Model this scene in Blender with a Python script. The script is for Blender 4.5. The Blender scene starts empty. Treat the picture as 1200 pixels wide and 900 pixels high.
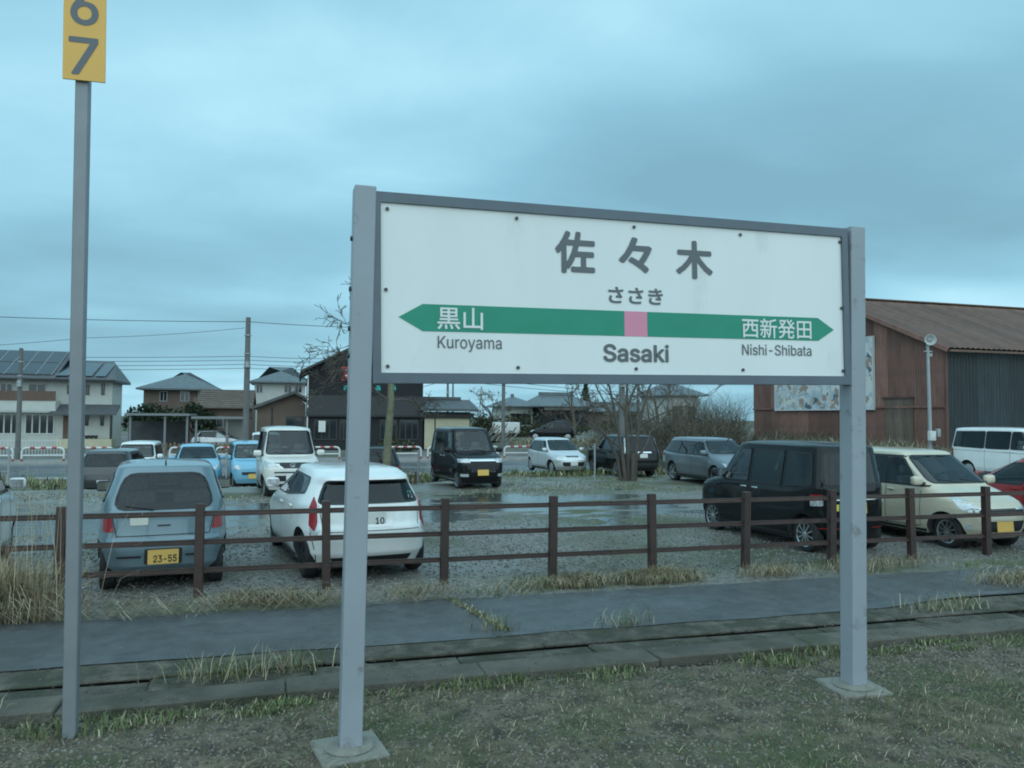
import bpy, bmesh, math, random
import numpy as np
from mathutils import Vector, Matrix
from mathutils.geometry import delaunay_2d_cdt
R = math.radians
random.seed(7); RNG = np.random.default_rng(11)
SC = bpy.context.scene
COL = SC.collection

# ------------------------------------------------------------------ camera
# The place is laid out with X along the railway and Y away from it; the photographer
# sits in a train at the origin, eye 2.05 m above the ground.
EYE, YAW, PITCH, ROLL, LENS = 2.05, R(16), R(2.5), R(0.45), 27.0
cam_d = bpy.data.cameras.new('camera'); cam = bpy.data.objects.new('camera', cam_d); COL.objects.link(cam)
cam_d.sensor_width = 36; cam_d.lens = LENS; cam_d.clip_start = 0.05; cam_d.clip_end = 3000
cam.matrix_world = (Matrix.Translation((0, 0, EYE)) @ Matrix.Rotation(-YAW, 4, 'Z') @
                    Matrix.Rotation(R(90) + PITCH, 4, 'X') @ Matrix.Rotation(ROLL, 4, 'Z'))
SC.camera = cam

# ------------------------------------------------------------------ sky, sun, exposure
SKY_AT = (7.7, 1.3, 0)
SUN_EL, SUN_AZ = R(32), R(190)          # azimuth clockwise from +Y: high behind the photographer
w = bpy.data.worlds.new('World'); SC.world = w; w.use_nodes = True
nt = w.node_tree; nt.nodes.clear()
def wn(t, **k):
    n = nt.nodes.new(t)
    for a, b in k.items(): setattr(n, a, b)
    return n
L_ = nt.links.new
def wmath(op, a, b=None, c=None):
    n = wn('ShaderNodeMath', operation=op)
    for i, s in enumerate((a, b, c)):
        if s is None: continue
        if isinstance(s, (int, float)): n.inputs[i].default_value = s
        else: L_(s, n.inputs[i])
    return n.outputs[0]
out = wn('ShaderNodeOutputWorld'); bg = wn('ShaderNodeBackground'); L_(bg.outputs[0], out.inputs[0])
sky = wn('ShaderNodeTexSky', sky_type='NISHITA', sun_disc=False, sun_elevation=SUN_EL, sun_rotation=SUN_AZ)
sky.air_density = 1.0; sky.dust_density = 2.0
skyd = wn('ShaderNodeVectorMath', operation='SCALE'); L_(sky.outputs[0], skyd.inputs[0]); skyd.inputs['Scale'].default_value = 0.10
tc = wn('ShaderNodeTexCoord'); sp = wn('ShaderNodeSeparateXYZ'); L_(tc.outputs['Generated'], sp.inputs[0])
zz = wmath('ADD', wmath('MAXIMUM', sp.outputs[2], 0.0), 0.17)
cx_ = wmath('DIVIDE', sp.outputs[0], zz); cy_ = wmath('DIVIDE', sp.outputs[1], zz)
cb = wn('ShaderNodeCombineXYZ'); L_(cx_, cb.inputs[0]); L_(cy_, cb.inputs[1])
mp = wn('ShaderNodeMapping'); L_(cb.outputs[0], mp.inputs[0]); mp.inputs['Rotation'].default_value = (0, 0, R(10)); mp.inputs['Location'].default_value = SKY_AT
def cloud(scale, detail, rough, dist, sx):
    m2 = wn('ShaderNodeMapping'); L_(mp.outputs[0], m2.inputs[0]); m2.inputs['Scale'].default_value = (sx, 1.0, 1.0)
    n = wn('ShaderNodeTexNoise'); L_(m2.outputs[0], n.inputs['Vector'])
    n.inputs['Scale'].default_value = scale; n.inputs['Detail'].default_value = detail
    n.inputs['Roughness'].default_value = rough; n.inputs['Distortion'].default_value = dist
    return n.outputs[0]
big = cloud(0.75, 2.5, 0.5, 0.35, 0.62); fine = cloud(1.7, 8, 0.58, 0.25, 0.80)
mixn = wmath('ADD', wmath('MULTIPLY', big, 0.80), wmath('MULTIPLY', fine, 0.20))
ramp = wn('ShaderNodeValToRGB'); L_(mixn, ramp.inputs[0])   # layered stratus: thick grey-blue undersides to thin pale breaks
e = ramp.color_ramp.elements
e[0].position = 0.36; e[0].color = (0.140, 0.290, 0.368, 1)
e[1].position = 0.67; e[1].color = (0.365, 0.612, 0.705, 1)
m_ = ramp.color_ramp.elements.new(0.47); m_.color = (0.178, 0.368, 0.465, 1)
m_ = ramp.color_ramp.elements.new(0.56); m_.color = (0.238, 0.462, 0.570, 1)
mx = wn('ShaderNodeMix', data_type='RGBA'); mx.inputs[0].default_value = 0.93
L_(skyd.outputs[0], mx.inputs[6]); L_(ramp.outputs[0], mx.inputs[7]); L_(mx.outputs[2], bg.inputs[0])
bg.inputs[1].default_value = 1.05
sun_d = bpy.data.lights.new('sun', 'SUN'); sun = bpy.data.objects.new('sun', sun_d); COL.objects.link(sun)
sun_d.energy = 1.5; sun_d.angle = R(140); sun_d.color = (0.80, 0.96, 1.0)
sd = Vector((math.sin(SUN_AZ)*math.cos(SUN_EL), math.cos(SUN_AZ)*math.cos(SUN_EL), math.sin(SUN_EL)))
sun.rotation_euler = sd.to_track_quat('Z', 'Y').to_euler()
vs = SC.view_settings; vs.view_transform = 'Standard'; vs.look = 'None'; vs.gamma = 1.0; vs.use_curve_mapping = False; vs.exposure = 0.55
SC.cycles.filter_width = 1.9; SC.cycles.max_bounces = 6; SC.cycles.transparent_max_bounces = 12; SC.cycles.transmission_bounces = 6

# ------------------------------------------------------------------ sight-line helpers (pixel of the 1200x900 photo -> point of the place)
def ray(px, py):
    a = (px-600)/900.0; b = (450-py)/900.0
    c, s = math.cos(ROLL), math.sin(ROLL); a, b = a*c-b*s, a*s+b*c
    y = math.cos(PITCH)-b*math.sin(PITCH); z = math.sin(PITCH)+b*math.cos(PITCH)
    return a*math.cos(YAW)+y*math.sin(YAW), -a*math.sin(YAW)+y*math.cos(YAW), z
def gp(px, py, z=0.0):
    u, v, q = ray(px, py); t = (z-EYE)/q; return Vector((u*t, v*t, z))
def atv(px, py, v0):
    u, v, q = ray(px, py); t = v0/v; return Vector((u*t, v0, EYE+q*t))

# ------------------------------------------------------------------ materials
MATS = {}
def pm(name, col, rough=0.6, metal=0.0, var=0.12, vs_=3.0, bump=0.0, bs=40.0, coat=0.0, spec=0.5, stain=None, stretch=None, aniso_z=1.0, wet=None, rnd=0.0):
    """procedural paint: base colour with noise variation, optional stain colour, fine bump"""
    if name in MATS: return MATS[name]
    m = bpy.data.materials.new(name); MATS[name] = m; m.use_nodes = True
    t = m.node_tree; b = t.nodes['Principled BSDF']; l = t.links.new
    b.inputs['Roughness'].default_value = rough; b.inputs['Metallic'].default_value = metal
    b.inputs['Specular IOR Level'].default_value = spec
    if coat: b.inputs['Coat Weight'].default_value = coat; b.inputs['Coat Roughness'].default_value = 0.06
    co = t.nodes.new('ShaderNodeTexCoord'); mp = t.nodes.new('ShaderNodeMapping'); l(co.outputs['Object'], mp.inputs[0])
    if stretch: mp.inputs['Scale'].default_value = stretch
    n = t.nodes.new('ShaderNodeTexNoise'); l(mp.outputs[0], n.inputs['Vector']); n.inputs['Scale'].default_value = vs_; n.inputs['Detail'].default_value = 5; n.inputs['Roughness'].default_value = .6
    r = t.nodes.new('ShaderNodeValToRGB'); l(n.outputs[0], r.inputs[0])
    lo = [c*(1-var) for c in col]; hi = [min(1, c*(1+var)) for c in col]
    r.color_ramp.elements[0].position = .32; r.color_ramp.elements[1].position = .68
    r.color_ramp.elements[0].color = (*lo, 1); r.color_ramp.elements[1].color = (*hi, 1)
    c = r.outputs[0]
    if stain:
        scol, ssc, thr, amt = stain
        n2 = t.nodes.new('ShaderNodeTexNoise'); l(mp.outputs[0], n2.inputs['Vector']); n2.inputs['Scale'].default_value = ssc; n2.inputs['Detail'].default_value = 6; n2.inputs['Roughness'].default_value = .65
        r2 = t.nodes.new('ShaderNodeValToRGB'); l(n2.outputs[0], r2.inputs[0])
        r2.color_ramp.elements[0].position = thr; r2.color_ramp.elements[1].position = min(1, thr+.12)
        r2.color_ramp.elements[0].color = (0, 0, 0, 1); r2.color_ramp.elements[1].color = (amt, amt, amt, 1)
        mx = t.nodes.new('ShaderNodeMix'); mx.data_type = 'RGBA'; l(r2.outputs[0], mx.inputs[0]); l(c, mx.inputs[6]); mx.inputs[7].default_value = (*scol, 1)
        c = mx.outputs[2]
    if rnd:
        oi = t.nodes.new('ShaderNodeObjectInfo'); mr = t.nodes.new('ShaderNodeMapRange'); l(oi.outputs['Random'], mr.inputs[0])
        mr.inputs[3].default_value = 1-rnd; mr.inputs[4].default_value = 1+rnd
        sc = t.nodes.new('ShaderNodeVectorMath'); sc.operation = 'SCALE'; l(c, sc.inputs[0]); l(mr.outputs[0], sc.inputs['Scale']); c = sc.outputs[0]
    l(c, b.inputs['Base Color'])
    if wet:
        n4 = t.nodes.new('ShaderNodeTexNoise'); l(mp.outputs[0], n4.inputs['Vector']); n4.inputs['Scale'].default_value = wet[0]; n4.inputs['Detail'].default_value = 4
        r4 = t.nodes.new('ShaderNodeMapRange'); l(n4.outputs[0], r4.inputs[0]); r4.inputs[1].default_value = .4; r4.inputs[2].default_value = .62
        r4.inputs[3].default_value = wet[1]; r4.inputs[4].default_value = wet[2]; l(r4.outputs[0], b.inputs['Roughness'])
    if bump:
        n3 = t.nodes.new('ShaderNodeTexNoise'); l(mp.outputs[0], n3.inputs['Vector']); n3.inputs['Scale'].default_value = bs; n3.inputs['Detail'].default_value = 4
        bp = t.nodes.new('ShaderNodeBump'); bp.inputs['Strength'].default_value = bump; bp.inputs['Distance'].default_value = .02; l(n3.outputs[0], bp.inputs['Height']); l(bp.outputs[0], b.inputs['Normal'])
    return m
def glass(name, tint, rough=0.03, base=0.05):
    """thin window glass: fresnel mix of clear tinted transmission and mirror"""
    if name in MATS: return MATS[name]
    m = bpy.data.materials.new(name); MATS[name] = m; m.use_nodes = True; t = m.node_tree; l = t.links.new; t.nodes.clear()
    o = t.nodes.new('ShaderNodeOutputMaterial'); tr = t.nodes.new('ShaderNodeBsdfTransparent'); tr.inputs[0].default_value = (*tint, 1)
    gl = t.nodes.new('ShaderNodeBsdfGlossy'); gl.inputs['Roughness'].default_value = rough; gl.inputs['Color'].default_value = (.95, .97, 1, 1)
    fr = t.nodes.new('ShaderNodeFresnel'); fr.inputs[0].default_value = 1.52
    ad = t.nodes.new('ShaderNodeMath'); ad.operation = 'ADD'; l(fr.outputs[0], ad.inputs[0]); ad.inputs[1].default_value = base
    mx = t.nodes.new('ShaderNodeMixShader'); l(ad.outputs[0], mx.inputs[0]); l(tr.outputs[0], mx.inputs[1]); l(gl.outputs[0], mx.inputs[2]); l(mx.outputs[0], o.inputs[0])
    return m
def flat(name, col, rough=.5, metal=0.0, spec=.5, coat=0.0): return pm(name, col, rough, metal, var=.04, vs_=6, spec=spec, coat=coat)
def emat(name, col, strength):
    m = flat(name, col, .3); b = m.node_tree.nodes['Principled BSDF']
    b.inputs['Emission Color'].default_value = (*col, 1); b.inputs['Emission Strength'].default_value = strength
    return m

# ------------------------------------------------------------------ mesh builder
class MB:
    def __init__(s): s.v = []; s.f = []
    def add(s, vs, fs):
        o = len(s.v); s.v += [tuple(p) for p in vs]; s.f += [tuple(i+o for i in f) for f in fs]; return s
    def box(s, x0, x1, y0, y1, z0, z1):
        return s.add([(x0,y0,z0),(x1,y0,z0),(x1,y1,z0),(x0,y1,z0),(x0,y0,z1),(x1,y0,z1),(x1,y1,z1),(x0,y1,z1)],
                     [(0,3,2,1),(4,5,6,7),(0,1,5,4),(1,2,6,5),(2,3,7,6),(3,0,4,7)])
    def obox(s, c, sz, M):
        a, b, d = sz[0]/2, sz[1]/2, sz[2]/2; c = Vector(c)
        vs = [c + M @ Vector(p) for p in [(-a,-b,-d),(a,-b,-d),(a,b,-d),(-a,b,-d),(-a,-b,d),(a,-b,d),(a,b,d),(-a,b,d)]]
        return s.add(vs, [(0,3,2,1),(4,5,6,7),(0,1,5,4),(1,2,6,5),(2,3,7,6),(3,0,4,7)])
    def tube(s, pts, rad, n=8, cap=True):
        pts = [Vector(p) for p in pts]; k = len(pts)
        if not hasattr(rad, '__len__'): rad = [rad]*k
        vs = []; fs = []; ref = None
        for i, p in enumerate(pts):
            d = (pts[min(i+1, k-1)]-pts[max(i-1, 0)]).normalized()
            if ref is None: ref = Vector((0,0,1)) if abs(d.z) < .9 else Vector((1,0,0))
            a = d.cross(ref)
            if a.length < 1e-4: a = d.orthogonal()
            a.normalize(); b = d.cross(a).normalized(); ref = a.cross(d)
            for j in range(n):
                t = 2*math.pi*j/n; vs.append(p + (a*math.cos(t)+b*math.sin(t))*rad[i])
        for i in range(k-1):
            for j in range(n):
                q = (j+1) % n; fs.append((i*n+j, i*n+q, (i+1)*n+q, (i+1)*n+j))
        if cap: fs += [tuple(range(n-1, -1, -1)), tuple((k-1)*n+j for j in range(n))]
        return s.add(vs, fs)
    def prism(s, poly, a, b, axis='y'):
        """polygon in the plane normal to axis, extruded from a to b"""
        n = len(poly)
        def P(p, q): return {'y': (p[0], q, p[1]), 'x': (q, p[0], p[1]), 'z': (p[0], p[1], q)}[axis]
        vs = [P(p, a) for p in poly] + [P(p, b) for p in poly]
        fs = [tuple(range(n)), tuple(range(2*n-1, n-1, -1))] + [(i, n+i, n+(i+1) % n, (i+1) % n) for i in range(n)]
        return s.add(vs, fs)
    def lathe(s, prof, n=24, axis='z', c=(0,0,0), cap=True):
        vs = []; fs = []; c = Vector(c)
        for r, h in prof:
            for j in range(n):
                t = 2*math.pi*j/n; p = (r*math.cos(t), r*math.sin(t), h)
                if axis == 'y': p = (p[0], p[2], p[1])
                if axis == 'x': p = (p[2], p[0], p[1])
                vs.append(c+Vector(p))
        for i in range(len(prof)-1):
            for j in range(n):
                q = (j+1) % n; fs.append((i*n+j, i*n+q, (i+1)*n+q, (i+1)*n+j))
        if cap: fs += [tuple(range(n-1, -1, -1)), tuple((len(prof)-1)*n+j for j in range(n))]
        return s.add(vs, fs)
    def mesh(s, name):
        me = bpy.data.meshes.new(name); me.from_pydata(s.v, [], s.f); me.update(); return me
    def build(s, name, mat, parent=None, smooth=None, fix=True):
        me = s.mesh(name)
        if fix:
            bm = bmesh.new(); bm.from_mesh(me); bmesh.ops.recalc_face_normals(bm, faces=bm.faces); bm.to_mesh(me); bm.free()
        return mob(name, me, mat, parent, smooth)
def mob(name, me, mat, parent=None, smooth=None):
    if mat is not None and not me.materials: me.materials.append(mat)
    if smooth is not None:
        me.polygons.foreach_set('use_smooth', [True]*len(me.polygons)); me.set_sharp_from_angle(angle=R(smooth))
    o = bpy.data.objects.new(name, me); COL.objects.link(o)
    if parent is not None: o.parent = parent
    return o
def tag(o, label=None, cat=None, group=None, kind=None):
    if label: o['label'] = label
    if cat: o['category'] = cat
    if group: o['group'] = group
    if kind: o['kind'] = kind
    return o
def thing(name, label, cat, loc=(0,0,0), rz=0.0, group=None):
    o = bpy.data.objects.new(name, None); COL.objects.link(o); o.location = loc; o.rotation_euler = (0, 0, rz); o.empty_display_size = .2
    return tag(o, label, cat, group)
def copy_tree(o, parent=None):
    c = o.copy(); COL.objects.link(c)
    if parent is not None: c.parent = parent
    for ch in list(o.children): copy_tree(ch, c)
    return c
def bulk(name, verts, faces_n, mat, idx=None):
    """fast mesh from numpy: verts (N,3), faces as (M,k) indices"""
    me = bpy.data.meshes.new(name); V = np.asarray(verts, np.float32); Fc = np.asarray(faces_n, np.int32)
    me.vertices.add(len(V)); me.vertices.foreach_set('co', V.ravel())
    k = Fc.shape[1]; me.loops.add(Fc.size); me.loops.foreach_set('vertex_index', Fc.ravel())
    me.polygons.add(len(Fc)); me.polygons.foreach_set('loop_start', np.arange(0, Fc.size, k, dtype=np.int32))
    me.update(calc_edges=True); me.validate()
    if isinstance(mat, (list, tuple)):
        for m in mat: me.materials.append(m)
        me.polygons.foreach_set('material_index', np.asarray(idx, np.int32))
    else: me.materials.append(mat)
    return me
try: FONT = bpy.data.fonts.load(bpy.utils.system_resource('DATAFILES', path='fonts')+'/Inter.woff2')   # Blender's own sans serif
except Exception: FONT = None
def text_mesh(txt, w, h, bold=0.0, latin=True):
    """flat lettering filled by winding number, scaled to the box w x h, lower left corner at the origin of XZ; one mesh per glyph"""
    cu = bpy.data.curves.new('lettering', 'FONT'); cu.body = txt; cu.size = 1; cu.fill_mode = 'NONE'; cu.resolution_u = 3
    if FONT and latin: cu.font = FONT
    o = bpy.data.objects.new('lettering', cu); COL.objects.link(o)
    dg = bpy.context.evaluated_depsgraph_get(); me = bpy.data.meshes.new_from_object(o.evaluated_get(dg))
    bpy.data.objects.remove(o); bpy.data.curves.remove(cu)
    V = np.array([v.co[:2] for v in me.vertices]); E0 = [tuple(e.vertices) for e in me.edges]; bpy.data.meshes.remove(me)
    par = list(range(len(V)))
    def find(a):
        while par[a] != a: par[a] = par[par[a]]; a = par[a]
        return a
    for a, b in E0: par[find(a)] = find(b)
    loops = {}
    for e in E0: loops.setdefault(find(e[0]), []).append(e)
    ext = []
    for es in loops.values():
        xs = V[[a for a, b in es], 0]; ext.append([xs.min(), xs.max(), es])
    ext.sort(key=lambda q: q[0]); groups = []
    for a, b, es in ext: # contours of one glyph share a cell (full-width) or overlap sideways (latin)
        cell = int(math.floor((a+b)/2+.03))
        if groups and ((not latin and groups[-1][2] == cell) or (latin and a < groups[-1][1]-.01)): groups[-1][0] += es; groups[-1][1] = max(groups[-1][1], b)
        elif not latin and any(g[2] == cell for g in groups): g = next(g for g in groups if g[2] == cell); g[0].extend(es)
        else: groups.append([list(es), b, cell])
    mn, mxx = V.min(0)-bold, V.max(0)+bold; out = []
    sh_ = [(bold*math.cos(a), bold*math.sin(a)) for a in np.arange(8)*math.pi/4+.2] if bold else [(0, 0)]
    for es, _, _ in groups:
        ids = sorted({i for e in es for i in e}); lut = {k: i for i, k in enumerate(ids)}; W0 = V[ids]; n0 = len(ids); E1 = [(lut[a], lut[b]) for a, b in es]
        W = np.concatenate([W0+np.array(q) for q in sh_]); E2 = [(a+k*n0, b+k*n0) for k in range(len(sh_)) for a, b in E1]
        vs, _e, fs, *_ = delaunay_2d_cdt([Vector(v) for v in W], E2, [], 0, 1e-6)
        A = np.array([tuple(v) for v in vs]); T = np.array([tuple(f) for f in fs]); C = A[T].mean(1); P0 = W0[[a for a, b in E1]]; P1 = W0[[b for a, b in E1]]; keep = np.zeros(len(T), bool)
        for q in sh_:
            D = C-np.array(q); up = (P0[None, :, 1] <= D[:, None, 1]) & (P1[None, :, 1] > D[:, None, 1]); dn = (P0[None, :, 1] > D[:, None, 1]) & (P1[None, :, 1] <= D[:, None, 1])
            sd_ = (P1[None, :, 0]-P0[None, :, 0])*(D[:, None, 1]-P0[None, :, 1])-(D[:, None, 0]-P0[None, :, 0])*(P1[None, :, 1]-P0[None, :, 1])
            keep |= ((up & (sd_ > 0)).sum(1)-(dn & (sd_ < 0)).sum(1)) != 0
        T = T[keep]; B = (A-mn)/np.maximum(mxx-mn, 1e-6)*np.array([w, h]); u_, inv = np.unique(T.ravel(), return_inverse=True); q3 = np.zeros((len(u_), 3)); q3[:, 0] = B[u_, 0]; q3[:, 2] = B[u_, 1]
        m2 = bpy.data.meshes.new('lettering'); m2.from_pydata(q3.tolist(), [], inv.reshape(-1, 3).tolist()); m2.update(); out.append(m2)
    return out
def lettering(name, txt, x0, x1, z0, z1, y, mat, parent, bold=0.0):
    for me in text_mesh(txt, x1-x0, z1-z0, bold, txt.isascii()):
        o = mob(name, me, mat, parent); o.location = (x0, y, z0)
def vnoise(x, y, seed=0):
    """smooth value noise, numpy arrays"""
    r = np.random.default_rng(seed); T = r.random((256, 256)); xi = np.floor(x).astype(int); yi = np.floor(y).astype(int); fx = x-xi; fy = y-yi
    fx = fx*fx*(3-2*fx); fy = fy*fy*(3-2*fy); g = lambda a, b: T[a % 256, b % 256]
    return (g(xi, yi)*(1-fx)+g(xi+1, yi)*fx)*(1-fy)+(g(xi, yi+1)*(1-fx)+g(xi+1, yi+1)*fx)*fy
def fbm(x, y, seed=0, o=4):
    s = 0; a = .5
    for i in range(o): s = s+a*vnoise(x*2**i, y*2**i, seed+i); a *= .5
    return s/(1-.5**o)
# ------------------------------------------------------------------ ground
M_field = pm('field_soil', (.085, .082, .05), .95, var=.35, vs_=.25, bump=.6, bs=6, stain=((.06, .075, .028), .12, .5, .7))
M_plat = pm('platform_soil', (.118, .098, .068), .95, var=.65, vs_=5, bump=1.0, bs=45, stain=((.06, .078, .028), 1.1, .50, .8))
M_asph = pm('wet_asphalt', (.102, .108, .112), .45, var=.22, vs_=5, bump=.55, bs=140, stain=((.15, .155, .155), .9, .60, .6), wet=(.8, .12, .38))
M_conc_old = pm('weathered_concrete', (.105, .094, .074), .92, var=.5, vs_=7, bump=1.0, bs=45, stain=((.045, .05, .03), 2.0, .46, .85), rnd=.14)
M_kerbs = pm('kerb_stone_concrete', (.105, .095, .076), .9, var=.3, vs_=3, bump=.7, bs=40, stain=((.06, .062, .038), 1.6, .52, .8), rnd=.12)
M_lot = pm('lot_gravel', (.175, .166, .148), .75, var=.6, vs_=14, bump=1.0, bs=26, stain=((.075, .085, .032), .22, .47, .85), wet=(.35, .35, .85))
M_water = bpy.data.materials.new('standing_water'); M_water.use_nodes = True
_t = M_water.node_tree; _b = _t.nodes['Principled BSDF']; _b.inputs['Base Color'].default_value = (.07, .07, .062, 1); _b.inputs['Roughness'].default_value = .13; _b.inputs['IOR'].default_value = 1.33
_b.inputs['Specular IOR Level'].default_value = .9
_n = _t.nodes.new('ShaderNodeTexNoise'); _n.inputs['Scale'].default_value = 9; _n.inputs['Detail'].default_value = 4; _c = _t.nodes.new('ShaderNodeTexCoord'); _t.links.new(_c.outputs['Object'], _n.inputs['Vector'])
_p = _t.nodes.new('ShaderNodeBump'); _p.inputs['Strength'].default_value = .35; _p.inputs['Distance'].default_value = .02; _t.links.new(_n.outputs[0], _p.inputs['Height']); _t.links.new(_p.outputs[0], _b.inputs['Normal'])

def sheet(name, u0, u1, v0, v1, step_u, step_v, hfun, mat, edge=None):
    us = np.arange(u0, u1+1e-6, step_u); vv = np.arange(v0, v1+1e-6, step_v); U, V = np.meshgrid(us, vv)
    if edge is not None: V = edge(U, V)
    Z = hfun(U, V)*np.ones_like(U); P = np.stack([U, V, Z], -1).reshape(-1, 3); n = len(us); m = len(vv)
    i = np.arange(m-1)[:, None]*n+np.arange(n-1)[None, :]; F_ = np.stack([i, i+1, i+n+1, i+n], -1).reshape(-1, 4)
    me = bulk(name, P, F_, mat); me.polygons.foreach_set('use_smooth', [True]*len(me.polygons))
    o = bpy.data.objects.new(name, me); COL.objects.link(o); o['kind'] = 'structure'; return o
gb = sheet('ground', -900, 900, -300, 1600, 50, 50, lambda U, V: -.85, M_field)
plat_h = lambda U, V: .015*(fbm(U*1.1, V*1.1, 3)-.5)+.008*(fbm(U*7, V*7, 5)-.5)-np.clip((V-5.6)/.3, 0, 1)*.0
sheet('platform_ground', -16, 26, .4, 5.87, .08, .0805, plat_h, M_plat)
RZ = -0.6      # the road and the houses lie lower than the platform
def sstep(t): t = np.clip(t, 0, 1); return t*t*(3-2*t)
def drop(U, V): return (.54-.22*sstep((U-3)/6))*sstep((V-22.8)/6.0)*(1-sstep((U-16.5)/4))
# lot: gently uneven gravel, low along a band where the rain stands
def lot_h(U, V):
    h = .035*(fbm(U*.55, V*.9, 21)-.5)+.032*(fbm(U*1.6, V*4.2, 33)-.5)+.007*(fbm(U*9, V*9, 9)-.5)
    cen = 16.8+.5*np.sin(U*.35)+.05*U; band = np.exp(-((V-cen)/2.6)**2)*np.clip((11.0-U)/3, 0, 1)*np.clip((U+26)/6, 0, 1)
    h = h*(1-.15*band)-.030*band
    for a in (14.9, 16.0, 17.3, 18.1): h = h+.020*np.exp(-((V-a-.15*np.sin(U*.8+a))/.16)**2)*band     # wheel ruts
    for (a, b, ra, rb, d) in ((4.9, 25.3, 2.2, .5, .05), (9.5, 27.6, 3.6, .6, .055), (-9, 27.5, 4, .5, .05), (1.2, 27.2, 1.6, .45, .05), (14.5, 17.5, 2.0, .7, .03)):
        h = h-d*np.exp(-((U-a)/ra)**2-((V-b)/rb)**2)
    return h-drop(U, V)
sheet('parking_lot', -42, 58, 8.42, 30.4, .16, .14, lambda U, V: lot_h(U, V)+.0, M_lot)
wt = sheet('puddle_water', -28, 24, 12.2, 22.2, 52, 10, lambda U, V: -.0135, M_water)
# asphalt path along the back of the platform
sheet('asphalt_path', -16, 26, 6.98, 8.50, .25, .19, lambda U, V: .022+.012*(fbm(U*.7, V*1.2, 8)-.5), M_asph,
      edge=lambda U, V: np.where(V < 7.0, V+.10*(fbm(U*1.5, V*0, 4)-.5)+np.clip((U-6.2)*.16, 0, .75), np.where(V > 8.4, V+.16*(fbm(U*1.2, V*0+7, 6)-.5), V)))
sheet('mortar_strip', -16, 26, 6.645, 7.125, .25, .12, lambda U, V: .002+.014*(V-6.6)/.5+.006*(fbm(U*6, V*6, 2)-.5), M_conc_old)
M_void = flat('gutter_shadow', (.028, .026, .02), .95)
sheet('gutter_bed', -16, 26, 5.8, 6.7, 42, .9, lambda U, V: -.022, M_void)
kb = bpy.data.objects.new('kerb', None); COL.objects.link(kb); kb['kind'] = 'structure'
random.seed(3)
def slab_piece(name, u0, u1, v0, v1, z0, z1, mat, parent, bev=.01, tw=.004):
    mb = MB(); j = lambda: random.uniform(-tw, tw)
    mb.add([(u0+.003,v0+j(),z0),(u1-.003,v0+j(),z0),(u1-.003,v1+j(),z0),(u0+.003,v1+j(),z0),(u0+.003,v0+j(),z1+j()),(u1-.003,v0+j(),z1+j()),(u1-.003,v1+j(),z1+j()),(u0+.003,v1+j(),z1+j())],
           [(0,3,2,1),(4,5,6,7),(0,1,5,4),(1,2,6,5),(2,3,7,6),(3,0,4,7)])
    o = mb.build(name, mat, parent); o.modifiers.new('b', 'BEVEL').width = bev; return o
u = -9.0
while u < 16: slab_piece('kerb_stone', u, u+1.5, 5.90, 6.215, -.10, .048+random.uniform(-.006, .006), M_kerbs, kb, tw=.009); u += 1.5
dr = bpy.data.objects.new('drain_channel', None); COL.objects.link(dr); dr['kind'] = 'structure'
u = -9.4
while u < 6.6: slab_piece('channel_cover', u, u+1.2, 6.243, 6.538, -.06, .006, M_conc_old, dr, tw=.012); u += 1.2
u = -9.2
while u < 16: slab_piece('channel_lip', u, u+1.9, 6.556, 6.65, .004, .032, M_conc_old, dr, tw=.006); u += 1.9

# ------------------------------------------------------------------ road behind the lot
M_road = pm('road_asphalt', (.075, .079, .084), .5, var=.15, vs_=.6, bump=.2, bs=60, wet=(.3, .22, .5))
M_line = pm('road_paint', (.62, .63, .62), .6, var=.15, vs_=2)
M_kerbc = pm('kerb_concrete', (.33, .33, .31), .8, var=.15, vs_=2, bump=.2)
M_walk = pm('pavement_concrete', (.22, .22, .21), .85, var=.18, vs_=1, bump=.2)
verge_h = lambda U, V: -drop(U, np.full_like(V, 30.0))*(1-sstep((V-30.2)/3))+(RZ+.06)*sstep((V-30.2)/3)*(1-sstep((U-16.5)/4))+.09*(fbm(U*1.3, V*2.2, 41)-.45)
sheet('verge', -60, 80, 29.6, 34.6, 1.0, .25, verge_h, M_field)
sheet('road', -160, 18, 34.3, 46.2, 17.8, 11.9, lambda U, V: RZ-.03, M_road)
ln = bpy.data.objects.new('road_markings', None); COL.objects.link(ln); ln['kind'] = 'structure'; ln.location.z = RZ
for a in (36.4, 45.2): MB().add([(-160, a, -.0255), (17.9, a, -.0255), (17.9, a+.16, -.0255), (-160, a+.16, -.0255)], [(0, 1, 2, 3)]).build('edge_line', M_line, ln)
for i in range(15): MB().add([(-60+i*5, 40.8, -.0255), (-57.5+i*5, 40.8, -.0255), (-57.5+i*5, 40.95, -.0255), (-60+i*5, 40.95, -.0255)], [(0, 1, 2, 3)]).build('centre_dash', M_line, ln)
rk = bpy.data.objects.new('road_kerb', None); COL.objects.link(rk); rk['kind'] = 'structure'; rk.location.z = RZ
for i in range(33): slab_piece('kerb_stone', -50+i*2.0, -48+i*2.0, 34.2, 34.42, -.2, .10, M_kerbc, rk, tw=.006)
for i in range(33): slab_piece('kerb_stone', -50+i*2.0, -48+i*2.0, 46.05, 46.25, -.2, .12, M_kerbc, rk, tw=.004)
sheet('shed_yard', 15.5, 75, 34.5, 49.2, .5, .5, lambda U, V: np.where(U < 18, RZ-.1, 0)+(.1-RZ)*0+np.where(U >= 18, -.02+.05*(fbm(U*.9, V*.9, 44)-.5), 0), M_field)
sheet('pavement', -160, 18, 46.25, 49.0, 17.8, 2.75, lambda U, V: RZ+.085, M_walk)
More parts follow.
